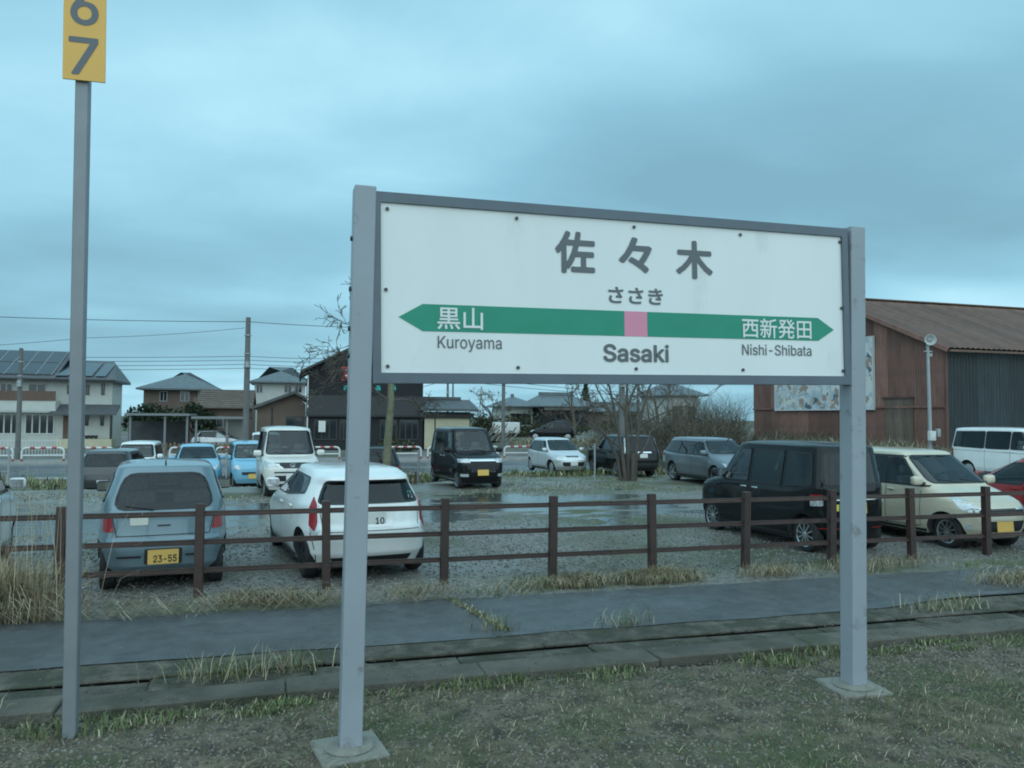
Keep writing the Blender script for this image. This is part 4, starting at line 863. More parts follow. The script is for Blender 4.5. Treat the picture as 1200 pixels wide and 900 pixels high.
def tree(name, label, loc, stems, bark, seed, depth=4, droop=.03, kids=(2, 4), crown_mat=None, group=None, mn=.006):
    rnd = random.Random(seed); t = thing(name, label, 'tree', loc, 0, group); tr = MB(); cr = MB()
    for (P, Rr, limbs) in stems:
        tr.tube([Vector(p) for p in P], Rr, 10)
        for (i, d, L, r) in limbs: branch(cr, rnd, Vector(P[i]), Vector(d).normalized(), L, r, depth, droop, .2, kids, mn)
    tr.build('trunk', bark, t, smooth=60, fix=False); cr.build('crown', crown_mat or bark, t, smooth=60, fix=False); return t
pA = atv(452, 560, 22.6)
tA = tree('bare_tree', 'bare tree with mossy yellowish trunk behind the left sign post', (pA.x, 22.6, 0), [([(0, 0, -.2), (.04, 0, 1.2), (.12, 0, 2.5), (.10, .05, 3.4), (.02, .1, 4.1)], [.145, .12, .10, .085, .06],
    [(2, (-1, .1, .75), 1.0, .05), (2, (.8, 0, .5), .9, .04), (3, (-1, -.2, .35), 1.35, .045), (3, (-.9, .2, -.05), 1.3, .04), (4, (-1, 0, .35), 1.4, .045), (4, (-.85, .3, .5), 1.3, .04), (4, (.6, 0, .7), 1.4, .05), (3, (.7, .3, .5), 1.3, .04), (3, (-.8, -.5, .2), 1.3, .035)])], M_barkg, 4, 4, .05, (2, 4), M_bark, mn=.008)
pB = gp(713, 559)
tree('bare_tree', 'multi-stemmed bare tree in front of the black off-roader', (pB.x, 23.4, 0), [([(-.05, 0, -.1), (-.2, 0, 1.0), (-.35, .1, 2.0), (-.6, .1, 3.1)], [.075, .062, .05, .035], [(2, (-.8, 0, .8), 1.6, .04), (3, (-.4, .2, 1), 1.5, .04), (1, (-1, -.2, .8), 1.5, .035)]),
    ([(.08, .05, -.1), (.05, .1, 1.2), (.0, .1, 2.2), (.1, .2, 3.6)], [.085, .068, .055, .035], [(1, (.8, .2, .8), 1.5, .045), (2, (.3, 0, 1), 1.7, .045), (3, (0, 0, 1), 1.6, .04), (2, (-.6, .4, .9), 1.3, .035)]),
    ([(.25, -.05, -.1), (.30, 0, .8), (.42, 0, 1.8), (.75, 0, 3.0)], [.075, .06, .045, .03], [(1, (1, 0, .6), 1.6, .045), (2, (.8, -.2, .8), 1.6, .04), (3, (.5, 0, 1), 1.4, .035)]), ([(-.18, .1, -.1), (-.30, .1, .7), (-.62, .1, 1.35), (-1.05, .1, 1.85)], [.07, .06, .045, .03], [(3, (-1, 0, .9), .9, .022)]), ([(.15, -.1, -.1), (.18, -.1, .9)], [.08, .07], [])], M_bark, 8, 3, .0, (2, 3), mn=.008)
for i, (x, v, s, sd) in enumerate(((672, 60, .9, 31), (770, 58, 1.05, 32), (712, 75, 1.0, 33), (575, 70, .8, 34))):
    q = atv(x, 500, v); tree('bare_tree', ['spreading bare tree beyond the road near the farmhouse', 'bare tree rising out of the brush left of the shed', 'far bare tree behind the dark utility pole', 'low bare tree right of the cream garage'][i], (q.x, v, .3), [([(0, 0, -.2), (.1, 0, 1.2*s), (0, .1, 2.4*s)], [.2*s, .16*s, .12*s], [(1, (-.8, 0, .8), 2*s, .07), (1, (.9, .1, .8), 2*s, .07), (2, (-.3, .3, 1), 2*s, .08), (2, (.5, -.3, 1), 2*s, .07), (2, (0, 0, 1), 2.2*s, .08)])], M_twig, sd, 4, .0, (2, 4), mn=.014)
def leafball(n, c, rad, size, seed, up=.3):
    r = np.random.default_rng(seed); d = r.normal(0, 1, (n, 3)); d /= np.linalg.norm(d, axis=1, keepdims=True); P = np.array(c)+d*np.array(rad)*(r.random((n, 1))**.45)
    a = r.normal(0, 1, (n, 3)); a /= np.linalg.norm(a, axis=1, keepdims=True); b = np.cross(a, r.normal(0, 1, (n, 3))); b /= np.linalg.norm(b, axis=1, keepdims=True); s = size*r.uniform(.6, 1.3, (n, 1))
    return np.stack([P-a*s, P+b*s*.6, P+a*s, P-b*s*.6], 1).reshape(-1, 3)
def leafy(name, label, loc, balls, mats, size, seed, dens=260, trunk=1.2, cat='tree'):
    t = thing(name, label, cat, loc); V = np.concatenate([leafball(int(dens*b[3]), b[:3], (b[4], b[5], b[6]), size, seed+i) for i, b in enumerate(balls)]); n = len(V)//4
    me = bulk('crown', V, np.arange(n*4).reshape(-1, 4), mats, np.random.default_rng(seed).integers(0, len(mats), n)); mob('crown', me, None, t)
    MB().tube([(0, 0, -.2), (0, 0, trunk)], [.14, .10], 8).build('trunk', M_bark, t); return t
LG = [pm('evergreen_dark', (.018, .032, .016), .7, var=.3, vs_=3), pm('evergreen_mid', (.034, .055, .024), .7, var=.3, vs_=3)]; LB = [pm('hedge_olive', (.06, .065, .03), .75, var=.3, vs_=3), pm('hedge_brown', (.075, .06, .038), .8, var=.3, vs_=3), LG[1]]
q = atv(195, 500, 70); random.seed(2)
leafy('evergreen_tree', 'dark bushy evergreen in front of the hip-roofed house', (q.x, 71, RZ), [(random.uniform(-2.9, 2.9), random.uniform(-.6, .6), 1.5+random.uniform(0, 1.5), 1, 1.0, .8, .9) for _ in range(13)]+[(-1.5, 0, 3.0, 1, 1.0, .8, .7), (2.0, 0, 3.2, 1, .8, .7, .6)], LG, .16, 40)
for i, (x, yt, v) in enumerate(((669, 462, 118), (686, 451, 118))):
    q = atv(x, 500, v); zt = atv(x, yt, v).z; leafy('conifer_tree', ['shorter pointed conifer behind the farmhouse', 'taller pointed conifer behind the farmhouse'][i], (q.x, v, 0), [(0, 0, zt*k, 1.2-.8*k, (1-k)*1.9+.25, (1-k)*1.9+.25, zt*.12) for k in (.3, .42, .54, .66, .78, .88, .96)], LG, .22, 50+i, trunk=zt*.8)
for i, (x, v, w_, hh) in enumerate(((562, 57, 1.3, 1.4), (575, 60, 1.6, 1.8), (612, 64, 1.5, 1.3), (586, 84, 3.5, 2.4), (660, 72, 3.4, 1.1), (725, 80, 4, 1.7), (462, 57.5, 1.0, .9))):
    q = atv(x, 500, v); leafy('shrub', ['small olive shrub right of the cream garage', 'rounded shrub behind the garage corner', 'low shrub before the smaller tiled house', 'wide hedge clump under the tiled houses', 'long low hedge before the farmhouse', 'wide brown hedge behind the dark utility pole', 'small clipped shrub in front of the dark shop'][i], (q.x, v, .2 if q.x > 14.5 else RZ), [(random.uniform(-w_, w_), random.uniform(-.5, .5), hh*random.uniform(.3, .8), 1, w_*.55, .7, hh*.45) for _ in range(6)], LB, .13, 60+i, 220, .6, 'shrub')
# leafless thicket between the lot and the shed: uncountable stems
r = np.random.default_rng(77)
def thicket(name, label, n, u0, u1, v0, v1, hfun, seed, wd, mats, upb=.9):
    """sticks of every slant filling the volume under hfun"""
    r = np.random.default_rng(seed); U = r.uniform(u0, u1, n); V = r.uniform(v0, v1, n); h = hfun(U, V); z = h*r.random(n)**1.1
    d = r.normal(0, 1, (n, 3)); d[:, 2] = np.abs(d[:, 2])*.8+upb; d /= np.linalg.norm(d, axis=1, keepdims=True); L = r.uniform(.25, 1.0, n)[:, None]*np.clip(h[:, None]*.6, .3, 1.6)
    P = np.stack([U, V, z*.85], 1); s = np.cross(d, r.normal(0, 1, (n, 3))); s /= np.linalg.norm(s, axis=1, keepdims=True); w_ = (wd*r.uniform(.4, 1.2, n))[:, None]; b = r.normal(0, .12, (n, 3))*L
    m = P+d*L*.5+b; t = P+d*L; W = np.stack([P-s*w_, P+s*w_, m-s*w_*.7, m+s*w_*.7, t-s*w_*.15, t+s*w_*.15], 1).reshape(-1, 3)
    i = np.arange(n)[:, None]*6; F_ = np.concatenate([i+np.array([[0, 1, 3, 2]]), i+np.array([[2, 3, 5, 4]])], 1).reshape(-1, 4)
    me = bulk(name, W, F_, mats, np.repeat(r.integers(0, len(mats), n), 2)); o = bpy.data.objects.new(name, me); COL.objects.link(o); return tag(o, label, 'brush', kind='stuff')
TW = [M_twig, pm('twig_grey', (.175, .15, .125), .9, var=.25, vs_=4), pm('twig_dark', (.065, .053, .043), .9, var=.3, vs_=4), LB[0]]
thicket('brush_thicket', 'leafless brown brush growing between the lot and the shed', 26000, 17.2, 29.2, 32, 44, lambda U, V: .4+3.9*np.clip(fbm(U*.8, V*.7, 91)*1.5-.32, .02, 1)*np.clip((U-16.8)/2.0, .3, 1)*np.where(U/V > .645, .36, 1), 92, .013, TW)
thicket('shed_weeds', 'dead weeds along the foot of the rusty shed', 12000, 22, 29.4, 27.5, 36, lambda U, V: .5+.9*fbm(U*.6, V*.6, 95), 96, .014, [TW[0], TW[1], G_green[2], G_green[1]])
thicket('field_weeds', 'brown weeds edging the field beyond the road', 6000, 15, 30, 49.5, 54, lambda U, V: .3+.5*fbm(U*.6, V*.6, 97), 98, .02, [TW[0], G_green[2], G_green[1]])
# ------------------------------------------------------------------ station name sign
M_post = pm('painted_steel_grey', (.30, .325, .355), .45, 0, var=.06, vs_=2, bump=.05, bs=30, stain=((.13, .095, .07), 6, .60, .65))
M_frame = pm('dark_grey_frame', (.11, .135, .16), .45, var=.08, vs_=5)
M_panel = pm('white_enamel', (.76, .765, .75), .28, var=.04, vs_=1.2, stretch=(1, 1, .35), stain=((.50, .49, .45), 3.0, .62, .35))
M_ink = flat('dark_grey_ink', (.115, .125, .135), .45)
M_green = flat('green_enamel', (.005, .25, .155), .35); M_pink = flat('pink_enamel', (.70, .25, .36), .35); M_white = flat('white_ink', (.72, .73, .72), .4)
M_bolt = flat('bolt_steel', (.07, .07, .075), .4, .6)
M_conc = pm('footing_concrete', (.23, .22, .19), .85, var=.22, vs_=6, bump=.5, bs=60, stain=((.10, .12, .07), 5, .56, .6))
sg = thing('station_sign', 'white station name board with green arrow band between two grey posts', 'station sign', (2.30, 4.96, 0), R(1.9))
for s in (-1, 1):
    mb = MB(); lean = .018
    b0 = s*1.90-.067; b1 = s*1.90+.067
    mb.add([(b0-lean,-.07,-.3),(b1-lean,-.07,-.3),(b1-lean,.07,-.3),(b0-lean,.07,-.3),(b0+lean,-.07,3.53+.03*s),(b1+lean,-.07,3.53+.03*s),(b1+lean,.07,3.53+.03*s),(b0+lean,.07,3.53+.03*s)],
           [(0,3,2,1),(4,5,6,7),(0,1,5,4),(1,2,6,5),(2,3,7,6),(3,0,4,7)])
    o = mb.build('post', M_post, sg); bv = o.modifiers.new('b', 'BEVEL'); bv.width = .008; bv.segments = 2
    for z in (3.17, 2.85, 2.6, 2.43): # mounting bolts on the outer face
        MB().lathe([(.016, 0), (.016, .014), (.008, .016)], 8, 'x', ((s*1.967 if s > 0 else -1.980)+.018*(z/1.76-1), 0, z)).build('bolt', M_bolt, sg)
    f = MB(); f.prism([(-.205,-.19),(.20,-.20),(.21,.20),(-.20,.205)], -.14, .022, 'z'); f.lathe([(.16, .020), (.14, .042), (.10, .048)], 20)
    fo = f.build('footing', M_conc, sg, smooth=40); fo.location = (s*1.90-.02, 0, 0); fo.rotation_euler.z = R(9 if s < 0 else -6)
    fo.modifiers.new('b', 'BEVEL').width = .012
bd = MB().box(-1.79, 1.79, -.045, -.005, -.545, .545).build('name_board', M_panel, sg); bd.location = (0, 0, 2.897); bd.rotation_euler.y = -.0178
fr = MB()
for a, b, c, d in ((-1.83, 1.83, .541, .606), (-1.83, 1.83, -.606, -.541), (-1.83, -1.777, -.541, .541), (1.777, 1.83, -.541, .541)): fr.box(a, b, -.062, .03, c, d)
fr.build('frame', M_frame, bd)
MB().box(-1.777, 1.777, -.0045, .02, -.541, .541).build('back_panel', M_frame, bd)
for x in (-1.735, -.87, 0, .87, 1.765):
    for z in (.50, -.50):
        MB().lathe([(.012, 0), (.012, .006), (.007, .009)], 10, 'y').build('bolt', M_bolt, bd).location = (x, -.054, z)
for x in (-1.745, 1.765): MB().lathe([(.012, 0), (.012, .006), (.007, .009)], 10, 'y').build('bolt', M_bolt, bd).location = (x, -.054, -.015)
zb = -2.897; yb = -.0475
MB().prism([(-1.665, 2.712+zb), (-1.51, 2.80+zb), (-.086, 2.80+zb), (-.086, 2.625+zb), (-1.51, 2.625+zb)], yb, yb+.002).build('arrow_band', M_green, bd)
MB().prism([(1.69, 2.712+zb), (1.545, 2.80+zb), (.094, 2.80+zb), (.094, 2.625+zb), (1.545, 2.625+zb)], yb, yb+.002).build('arrow_band', M_green, bd)
MB().prism([(-.084, 2.80+zb), (.092, 2.80+zb), (.092, 2.625+zb), (-.084, 2.625+zb)], yb, yb+.002).build('line_colour_square', M_pink, bd)
yt = -.0495
for t, a, b, c, d, mt, bo in [('佐', -.597, -.302, 3.046, 3.338, M_ink, .030), ('々', -.122, .138, 3.073, 3.325, M_ink, .030), ('木', .329, .632, 3.05, 3.328, M_ink, .030),
                              ('ささき', -.206, .219, 2.852, 2.968, M_ink, .022), ('Sasaki', -.25, .26, 2.443, 2.570, M_ink, .022),
                              ('黒山', -1.415, -1.110, 2.640, 2.785, M_white, .012), ('Kuroyama', -1.413, -.982, 2.496, 2.597, M_ink, .004),
                              ('西新発田', .867, 1.480, 2.634, 2.782, M_white, .012), ('Nishi-Shibata', .866, 1.478, 2.507, 2.588, M_ink, .004)]:
    lettering('lettering', t, a, b, c+zb, d+zb, yt-(.002 if mt is M_white else 0), mt, bd, bo)

# ------------------------------------------------------------------ yellow number plate on a thin pole
M_yel = pm('yellow_plate', (.76, .42, .085), .4, var=.05, vs_=2)
M_pole = pm('galvanised_pole', (.24, .25, .265), .5, .3, var=.08, vs_=3, bump=.05)
np_ = thing('stop_position_marker', 'tall thin grey pole carrying a yellow number plate', 'marker pole', (-1.315, 5.57, 0))
po = MB(); po.box(-.040, .040, -.040, .040, -.3, 5.0); po = po.build('pole', M_pole, np_); po.rotation_euler.y = -.011; po.modifiers.new('b', 'BEVEL').width = .006
pl = MB().box(-.125, .125, -.006, .006, 0, .72).build('number_plate', M_yel, np_); pl.location = (-.028, -.062, 4.225); pl.rotation_euler.y = -.016
lettering('lettering', '7', -.092, .082, .035, .285, -.0085, M_ink, pl, .012)
lettering('lettering', '6', -.085, .082, .365, .615, -.0085, M_ink, pl, .012)
for z in (.12, .5): MB().box(-.06, .06, -.02, .015, z, z+.05).build('bracket', M_pole, pl).location = (0, .0285, 0)
# 1 light blue small car, tail to the fence
Pb = tall(3.395, 1.475, 1.465, belt=.98, cowl=1.0, zr=1.405, nl=5.6, nu=5.4,
    front=[(.20, 1.6), (.35, 1.68), (.5, 1.6975), (.7, 1.66), (.82, 1.5), (.94, 1.10), (1.0, .92), (1.06, .84), (1.405, .32)],
    rear=[(.20, -1.60), (.30, -1.68), (.48, -1.6975), (.585, -1.69), (.625, -1.635), (.70, -1.615), (.90, -1.585), (1.405, -1.30)],
    width=[(.20, .69), (.32, .730), (.60, .7375), (.90, .715), (1.05, .68), (1.405, .545)], rwin=(.95, 1.345, .79, .76), rwr=.13, rpriv=False, mirror=(.72, .97), mmat=M_blk, splits=[None, -.05, None], din=.3, dtop=.25,
    patches=[('WB', [(.535, .69), (.72, .69), (.735, .83), (.575, .85)], M_red, 'tail_light', .02), ('B', [(-.36, .400), (-.235, .400), (-.235, .425), (-.36, .425)], M_blk, 'bumper_slot', .01), ('B', [(.235, .400), (.49, .400), (.49, .425), (.235, .425)], M_blk, 'bumper_slot', .01),
             ('B', [(-.20, .32), (.20, .32), (.20, .50), (-.20, .50)], M_blk, 'plate_recess', .02), ('B', [(.17, .765), (.36, .765), (.36, .86), (.17, .86)], M_stk, 'handle_cover', .015), ('B', [(-.07, .745), (.07, .745), (.07, .762), (-.07, .762)], M_blk, 'badge', 0)],
    plates=[(-1, 0, .405, M_ply, '23-55')], wiper=(.12, .945, .42, .985), antenna=(-1.15, 0, .03), seams=[[(.02, .27), (.02, 1.4)]])
blue_car, S1 = car('small_car', 'pale blue small car, tail to the fence, yellow number plate below', Pb, iceblue, (-1.40+math.sin(R(-8))*1.70, 9.78+1.70*math.cos(R(-8))), -8)
S1b = [ribbon(S1, 'B', l, .009, M_seam, 'tailgate_seam', blue_car) for l in ([(-.50, .645), (.50, .645)], [(-.50, .645), (-.575, .95)], [(.50, .645), (.575, .95)])]
# 2 white hatchback with black rear window
Pa = hatch(3.995, 1.695, 1.375, zr=1.325, belt=.95, cowl=.95, nl=5.0, nu=4.8, width=[(.19, .78), (.35, .835), (.6, .8475), (.88, .81), (1.325, .585)], rear=[(.20, -1.86), (.34, -1.965), (.52, -1.9975), (.64, -1.98), (.70, -1.93), (.93, -1.87), (1.16, -1.68), (1.23, -1.72), (1.265, -1.70), (1.325, -1.38)],
    rwin=(.955, 1.215, .83, .82), rwr=.04, kick=.10, dtop=.55, din=.62, patches=[('WB', [(.70, .71), (.76, .62), (.86, .68), (.84, .92), (.755, 1.03), (.70, .94)], M_red, 'tail_light', .02), ('WB', [(.66, .655), (.72, .585), (.84, .60), (.85, .66), (.76, .61), (.69, .70)], M_clear, 'reversing_light', .01),
    ('B', [(-.48, .22), (.48, .22), (.52, .30), (-.52, .30)], M_blk, 'bumper_lower', .02), ('B', [(-.25, .66), (.25, .66), (.28, .86), (-.28, .86)], white, 'plate_recess', .02), ('B', [(.36, .865), (.46, .865), (.46, .89), (.36, .89)], M_chrome, 'badge', 0), ('B', [(-.46, .865), (-.38, .865), (-.38, .89), (-.46, .89)], M_stg, 'badge', 0), ('B', [(-.57, .99), (-.51, .99), (-.51, 1.03), (-.57, 1.03)], M_stk, 'sticker', 0), ('B', [(-.565, 1.045), (-.51, 1.045), (-.51, 1.075), (-.565, 1.075)], M_stg, 'sticker', 0)],
    plates=[(-1, 0, .755, M_plw, '10')], rim='dark', wiper=None)
white_hatch, S2 = car('hatchback_car', 'white hatchback with black rear window parked tail to the fence', Pa, white, (1.02+math.sin(R(-9))*2.0, 9.72+2.0*math.cos(R(-9))), -9)
for l in ([(-.60, .62), (.60, .62)], [(-.66, .24), (-.74, .60)], [(.66, .24), (.74, .60)], [(-.60, .62), (-.64, .93)], [(.60, .62), (.64, .93)]): ribbon(S2, 'B', l, .008, M_seam, 'tailgate_seam', white_hatch)
# 3 white tall wagon facing the railway
head3 = [('WF', [(.36, .80), (.70, .76), (.80, .86), (.78, .93), (.50, .87)], M_clear, 'headlight', .03)]
Pw = tall(3.395, 1.475, 1.78, patches=head3+[('F', [(-.40, .87), (-.22, .74), (.22, .74), (.40, .87), (.30, .88), (-.30, .88)], M_blk, 'grille', .02), ('F', [(-.46, .885), (-.40, .885), (-.21, .735), (-.27, .735)], M_chrome, 'grille_trim', .01), ('F', [(.46, .885), (.40, .885), (.21, .735), (.27, .735)], M_chrome, 'grille_trim', .01), ('F', [(-.07, .77), (.07, .77), (.07, .85), (-.07, .85)], M_chrome, 'badge', .035),
    ('F', [(-.50, .42), (.50, .42), (.42, .56), (-.42, .56)], M_blk, 'lower_grille', .03), ('F', [(-.45, .62), (.45, .62), (.45, .655), (-.45, .655)], M_blk, 'bumper_slot', .01)], plates=[(1, 0, .50, M_plw, None)], rim='ten', fwipers=(.45, 0))
car('tall_wagon', 'pearl white tall wagon facing the railway on the gravel lot', Pw, pearl, (.06-.10*1.69, 20.15+1.69), 174)
# 4 black tall wagon facing the railway
Pv = tall(3.395, 1.475, 1.76, patches=[('WF', [(.38, .76), (.80, .76), (.84, .86), (.42, .88)], M_clear, 'headlight', .03), ('F', [(-.40, .80), (.40, .80), (.42, .875), (-.42, .875)], M_chrome, 'grille_bar', .02), ('F', [(-.36, .52), (.36, .52), (.38, .70), (-.38, .70)], M_blk, 'grille', .02), ('F', [(-.36, .495), (.36, .495), (.36, .515), (-.36, .515)], M_chrome, 'grille_trim', 0),
    ('WF', [(.44, .36), (.70, .36), (.72, .44), (.44, .44)], M_clear, 'fog_light', .02)], plates=[(1, -.02, .48, M_ply, None)], rim='ten', trims=[([(1.1, .26), (-1.15, .26)], .03, M_chrome)], hmat=M_chrome)
car('tall_wagon', 'black tall wagon with chrome grille bar facing the railway', Pv, black, (5.30-.10*1.69, 21.35+1.69), 174)
# 5 silver small hatchback facing the railway
Pm = hatch(3.78, 1.665, 1.52, nl=4.2, patches=[('WF', [(.42, .70), (.62, .66), (.74, .72), (.76, .86), (.52, .84)], M_clear, 'headlight', .06), ('F', [(-.26, .735), (.26, .735), (.30, .785), (-.30, .785)], M_blk, 'grille', .02), ('F', [(-.46, .36), (.46, .36), (.52, .54), (-.52, .54)], M_blk, 'lower_grille', .06)], plates=[(1, 0, .47, M_plw, None)], rim='hub')
car('hatchback_car', 'rounded silver hatchback facing the railway near the road', Pm, palesilver, (11.45-.08*1.89, 31.0+1.2), 176)
# 6 black off-roader, tail to the railway
Px = tall(4.45, 1.765, 1.70, zr=1.61, belt=1.06, cowl=1.06, front=[(.30, 2.1), (.45, 2.2), (.62, 2.225), (.85, 2.17), (.96, 2.02), (1.02, 1.5), (1.06, 1.15), (1.12, 1.02), (1.61, .40)], rear=[(.30, -2.1), (.45, -2.21), (.7, -2.225), (1.0, -2.17), (1.61, -1.92)], width=[(.30, .82), (.45, .87), (.7, .8825), (1.0, .86), (1.61, .68)],
    r=.34, axles=(1.32, -1.28), splits=[None, .0, -.95, None], rwin=(1.08, 1.53), mirror=(.92, 1.05), rim='five', tw=.21, mmat=black, patches=[('WB', [(.72, 1.06), (.80, 1.06), (.76, 1.58), (.68, 1.58)], M_clear, 'tail_light', .02), ('WB', [(.74, .95), (.85, .95), (.83, 1.06), (.74, 1.06)], M_clear, 'tail_light', .02), ('B', [(-.35, .98), (.35, .98), (.35, 1.035), (-.35, 1.035)], M_chrome, 'tailgate_trim', .01), ('B', [(-.80, .34), (.80, .34), (.80, .58), (-.80, .58)], M_blk, 'bumper', .04)],
    plates=[(-1, 0, .87, M_plw, None)], handles=[(.12, .92), (-.85, .94)], seams=[[(.0, .35), (.0, 1.55)], [(-.95, .75), (-.95, 1.55)]], seats=(.25, -.7))
car('off_roader', 'black off-roader with tall pale tail lamps behind the bare tree', Px, black, (13.6, 28.2+2.2), 0)
# 7 grey metallic estate
Pl = hatch(4.68, 1.73, 1.47, zr=1.40, belt=.93, cowl=.95, front=[(.20, 2.20), (.34, 2.31), (.48, 2.34), (.62, 2.30), (.70, 2.18), (.80, 1.75), (.88, 1.40), (.95, 1.16), (1.0, 1.06), (1.40, .36)], rear=[(.22, -2.20), (.36, -2.32), (.6, -2.34), (.85, -2.28), (.95, -2.22), (1.40, -1.80)],
    width=[(.20, .79), (.35, .85), (.6, .865), (.88, .835), (1.40, .60)], r=.315, axles=(1.42, -1.25), splits=[None, .08, -.86, None], din=.30, dtop=.22, mirror=(.86, .95), rim='five', tw=.20, rwin=(.98, 1.33), patches=[('WF', [(.48, .60), (.80, .58), (.95, .66), (.92, .74), (.62, .72)], M_clear, 'headlight', .03), ('F', [(-.36, .56), (.36, .56), (.38, .67), (-.38, .67)], M_blk, 'grille', .03), ('F', [(-.55, .28), (.55, .28), (.50, .42), (-.50, .42)], M_blk, 'lower_grille', .04), ('WB', [(.60, .80), (1.02, .80), (1.0, .92), (.62, .93)], M_red, 'tail_light', .02)],
    plates=[(1, 0, .42, M_plw, None)], handles=[(.20, .80), (-.72, .82)], seams=[[(.98, .3), (.98, .93)], [(.08, .27), (.08, 1.35)], [(-.86, .65), (-.86, 1.35)], [(.98, .28), (-.8, .27)]], privacy=True, seats=(.3, -.6))
car('estate_car', 'grey metallic estate car with silver five-spoke wheels', Pl, grey, (13.12, 20.66+1.42), 180)
# 8 black tall wagon, tail to the fence
Pt = tall(3.395, 1.475, 1.70, patches=[('WB', [(.60, .82), (.80, .80), (.80, .90), (.60, .905)], M_red, 'tail_light', .02), ('WB', [(.60, .735), (.80, .72), (.80, .80), (.60, .82)], M_clear, 'tail_light_lower', .02), ('B', [(-.46, .82), (.46, .82), (.46, .89), (-.46, .89)], M_chrome, 'tailgate_bar', .02), ('B', [(.36, .66), (.40, .66), (.42, .76), (.36, .76)], M_sty, 'sticker', 0), ('B', [(.30, .66), (.345, .66), (.345, .77), (.30, .75)], M_stg, 'sticker', 0), ('WB', [(.30, .38), (.66, .38), (.66, .395), (.30, .395)], M_red, 'reflector', 0)],
    plates=[(-1, .0, .70, M_ply, None)], rim='ten', hmat=M_chrome, rwin=(1.06, 1.54), clear=True, antenna=(1.05, .4, .0), trims=[([(1.0, .25), (-1.1, .25)], .025, M_blk)])
car('tall_wagon', 'glossy black tall wagon parked tail to the fence beside the cream car', Pt, black, (8.42+math.sin(R(-4))*1.70, 9.97+1.70), -4)
# 9 cream rounded small car facing the fence
Pc = tall(3.395, 1.475, 1.56, belt=.96, cowl=.97, zr=1.48, nl=4.6, front=[(.20, 1.60), (.34, 1.68), (.5, 1.6975), (.66, 1.66), (.76, 1.56), (.86, 1.30), (.93, 1.08), (.97, .96), (1.02, .90), (1.48, .26)], rear=[(.20, -1.60), (.4, -1.69), (.7, -1.6975), (1.0, -1.64), (1.48, -1.42)], width=[(.20, .685), (.35, .730), (.6, .7375), (.92, .71), (1.48, .57)],
    patches=[('WF', [(.43, .62), (.64, .60), (.75, .68), (.71, .82), (.50, .82)], M_clear, 'headlight', .07), ('F', [(-.43, .575), (.43, .575), (.47, .645), (-.47, .645)], M_blk, 'upper_grille', .02), ('F', [(-.42, .65), (.42, .65), (.46, .685), (.26, .665), (-.26, .665), (-.46, .685)], M_chrome, 'grille_bar', .0), ('F', [(-.36, .30), (.36, .30), (.44, .47), (-.44, .47)], M_blk, 'lower_grille', .04), ('WF', [(.56, .33), (.66, .33), (.66, .42), (.56, .42)], M_clear, 'fog_light', .045)],
    plates=[(1, .0, .385, M_ply, None)], rim='ten', splits=[None, -.02, -.80, None], trims=[([(-.02, .965), (-.02, 1.43)], .055, M_blk), ([(-.80, .965), (-.80, 1.42)], .055, M_blk), ([(.84, .985), (.60, 1.17), (.30, 1.40)], .11, M_blk), ([(.34, 1.435), (-1.2, 1.43)], .035, M_blk), ([(.86, .965), (-1.3, .955)], .03, M_blk)], mirror=(.72, .98), seams=[[(.74, .32), (.74, .96)], [(-.02, .27), (-.02, 1.42)], [(-.80, .7), (-.80, 1.42)], [(.74, .3), (-.75, .26)]], handles=[(.10, .86), (-.70, .86)], fwipers=(.45, .0))
car('small_car', 'cream rounded small car facing the fence with yellow number plate', Pc, cream, (10.88, 9.62+1.70), 179)
# 10 white van beyond the red car, 11 red low car
Pn = tall(4.4, 1.695, 1.84, belt=1.08, front=[(.22, 2.05), (.36, 2.17), (.55, 2.2), (.75, 2.16), (.88, 2.02), (.98, 1.75), (1.06, 1.5), (1.12, 1.40), (1.755, .85)], cowl=1.06, zr=1.755, width=[(.22, .78), (.4, .84), (.7, .8475), (1.05, .83), (1.755, .70)], rear=[(.22, -2.1), (.4, -2.19), (.7, -2.2), (1.1, -2.18), (1.755, -2.06)], r=.30, axles=(1.5, -1.3), splits=[None, .45, -.55, None], mirror=(1.12, 1.1), rwin=(1.12, 1.66), patches=[('WF', [(.48, .80), (.80, .78), (.92, .90), (.62, .95)], M_clear, 'headlight', .03), ('WB', [(.70, .75), (.84, .75), (.84, 1.05), (.72, 1.05)], M_red, 'tail_light', .02)], seams=[[(.45, .3), (.45, 1.7)], [(-.55, .3), (-.55, 1.7)], [(1.2, .95), (-2.05, 1.0)]], handles=[(.55, 1.0), (.30, 1.0)], seats=(.6, -.5), mmat=white)
car('passenger_van', 'white passenger van with dark side windows before the green shed wall', Pn, white, (24.4, 21.0), 180, 'van')
Pr = hatch(3.9, 1.70, 1.43, zr=1.36, belt=.90, cowl=.92, privacy=False, nl=3.8, patches=[('WB', [(.55, .70), (.90, .70), (.88, .86), (.60, .88)], M_red, 'tail_light', .04), ('WF', [(.5, .58), (.8, .58), (.85, .72), (.6, .72)], M_clear, 'headlight', .04)], plates=[(-1, 0, .6, M_plw, None)])
car('hatchback_car', 'dark red car cut by the picture edge beyond the cream car', Pr, redp, (13.80, 11.15), 0)
# 12 white car at the left edge
Pe = tall(3.395, 1.475, 1.68, patches=[('WB', [(.58, .66), (.74, .66), (.74, .95), (.60, .95)], M_red, 'tail_light', .03)], plates=[(-1, 0, .5, M_ply, None)], mmat=white)
car('tall_wagon', 'white tall wagon cut by the picture edge behind the dry reeds', Pe, white, (-4.36, 11.35), -6)
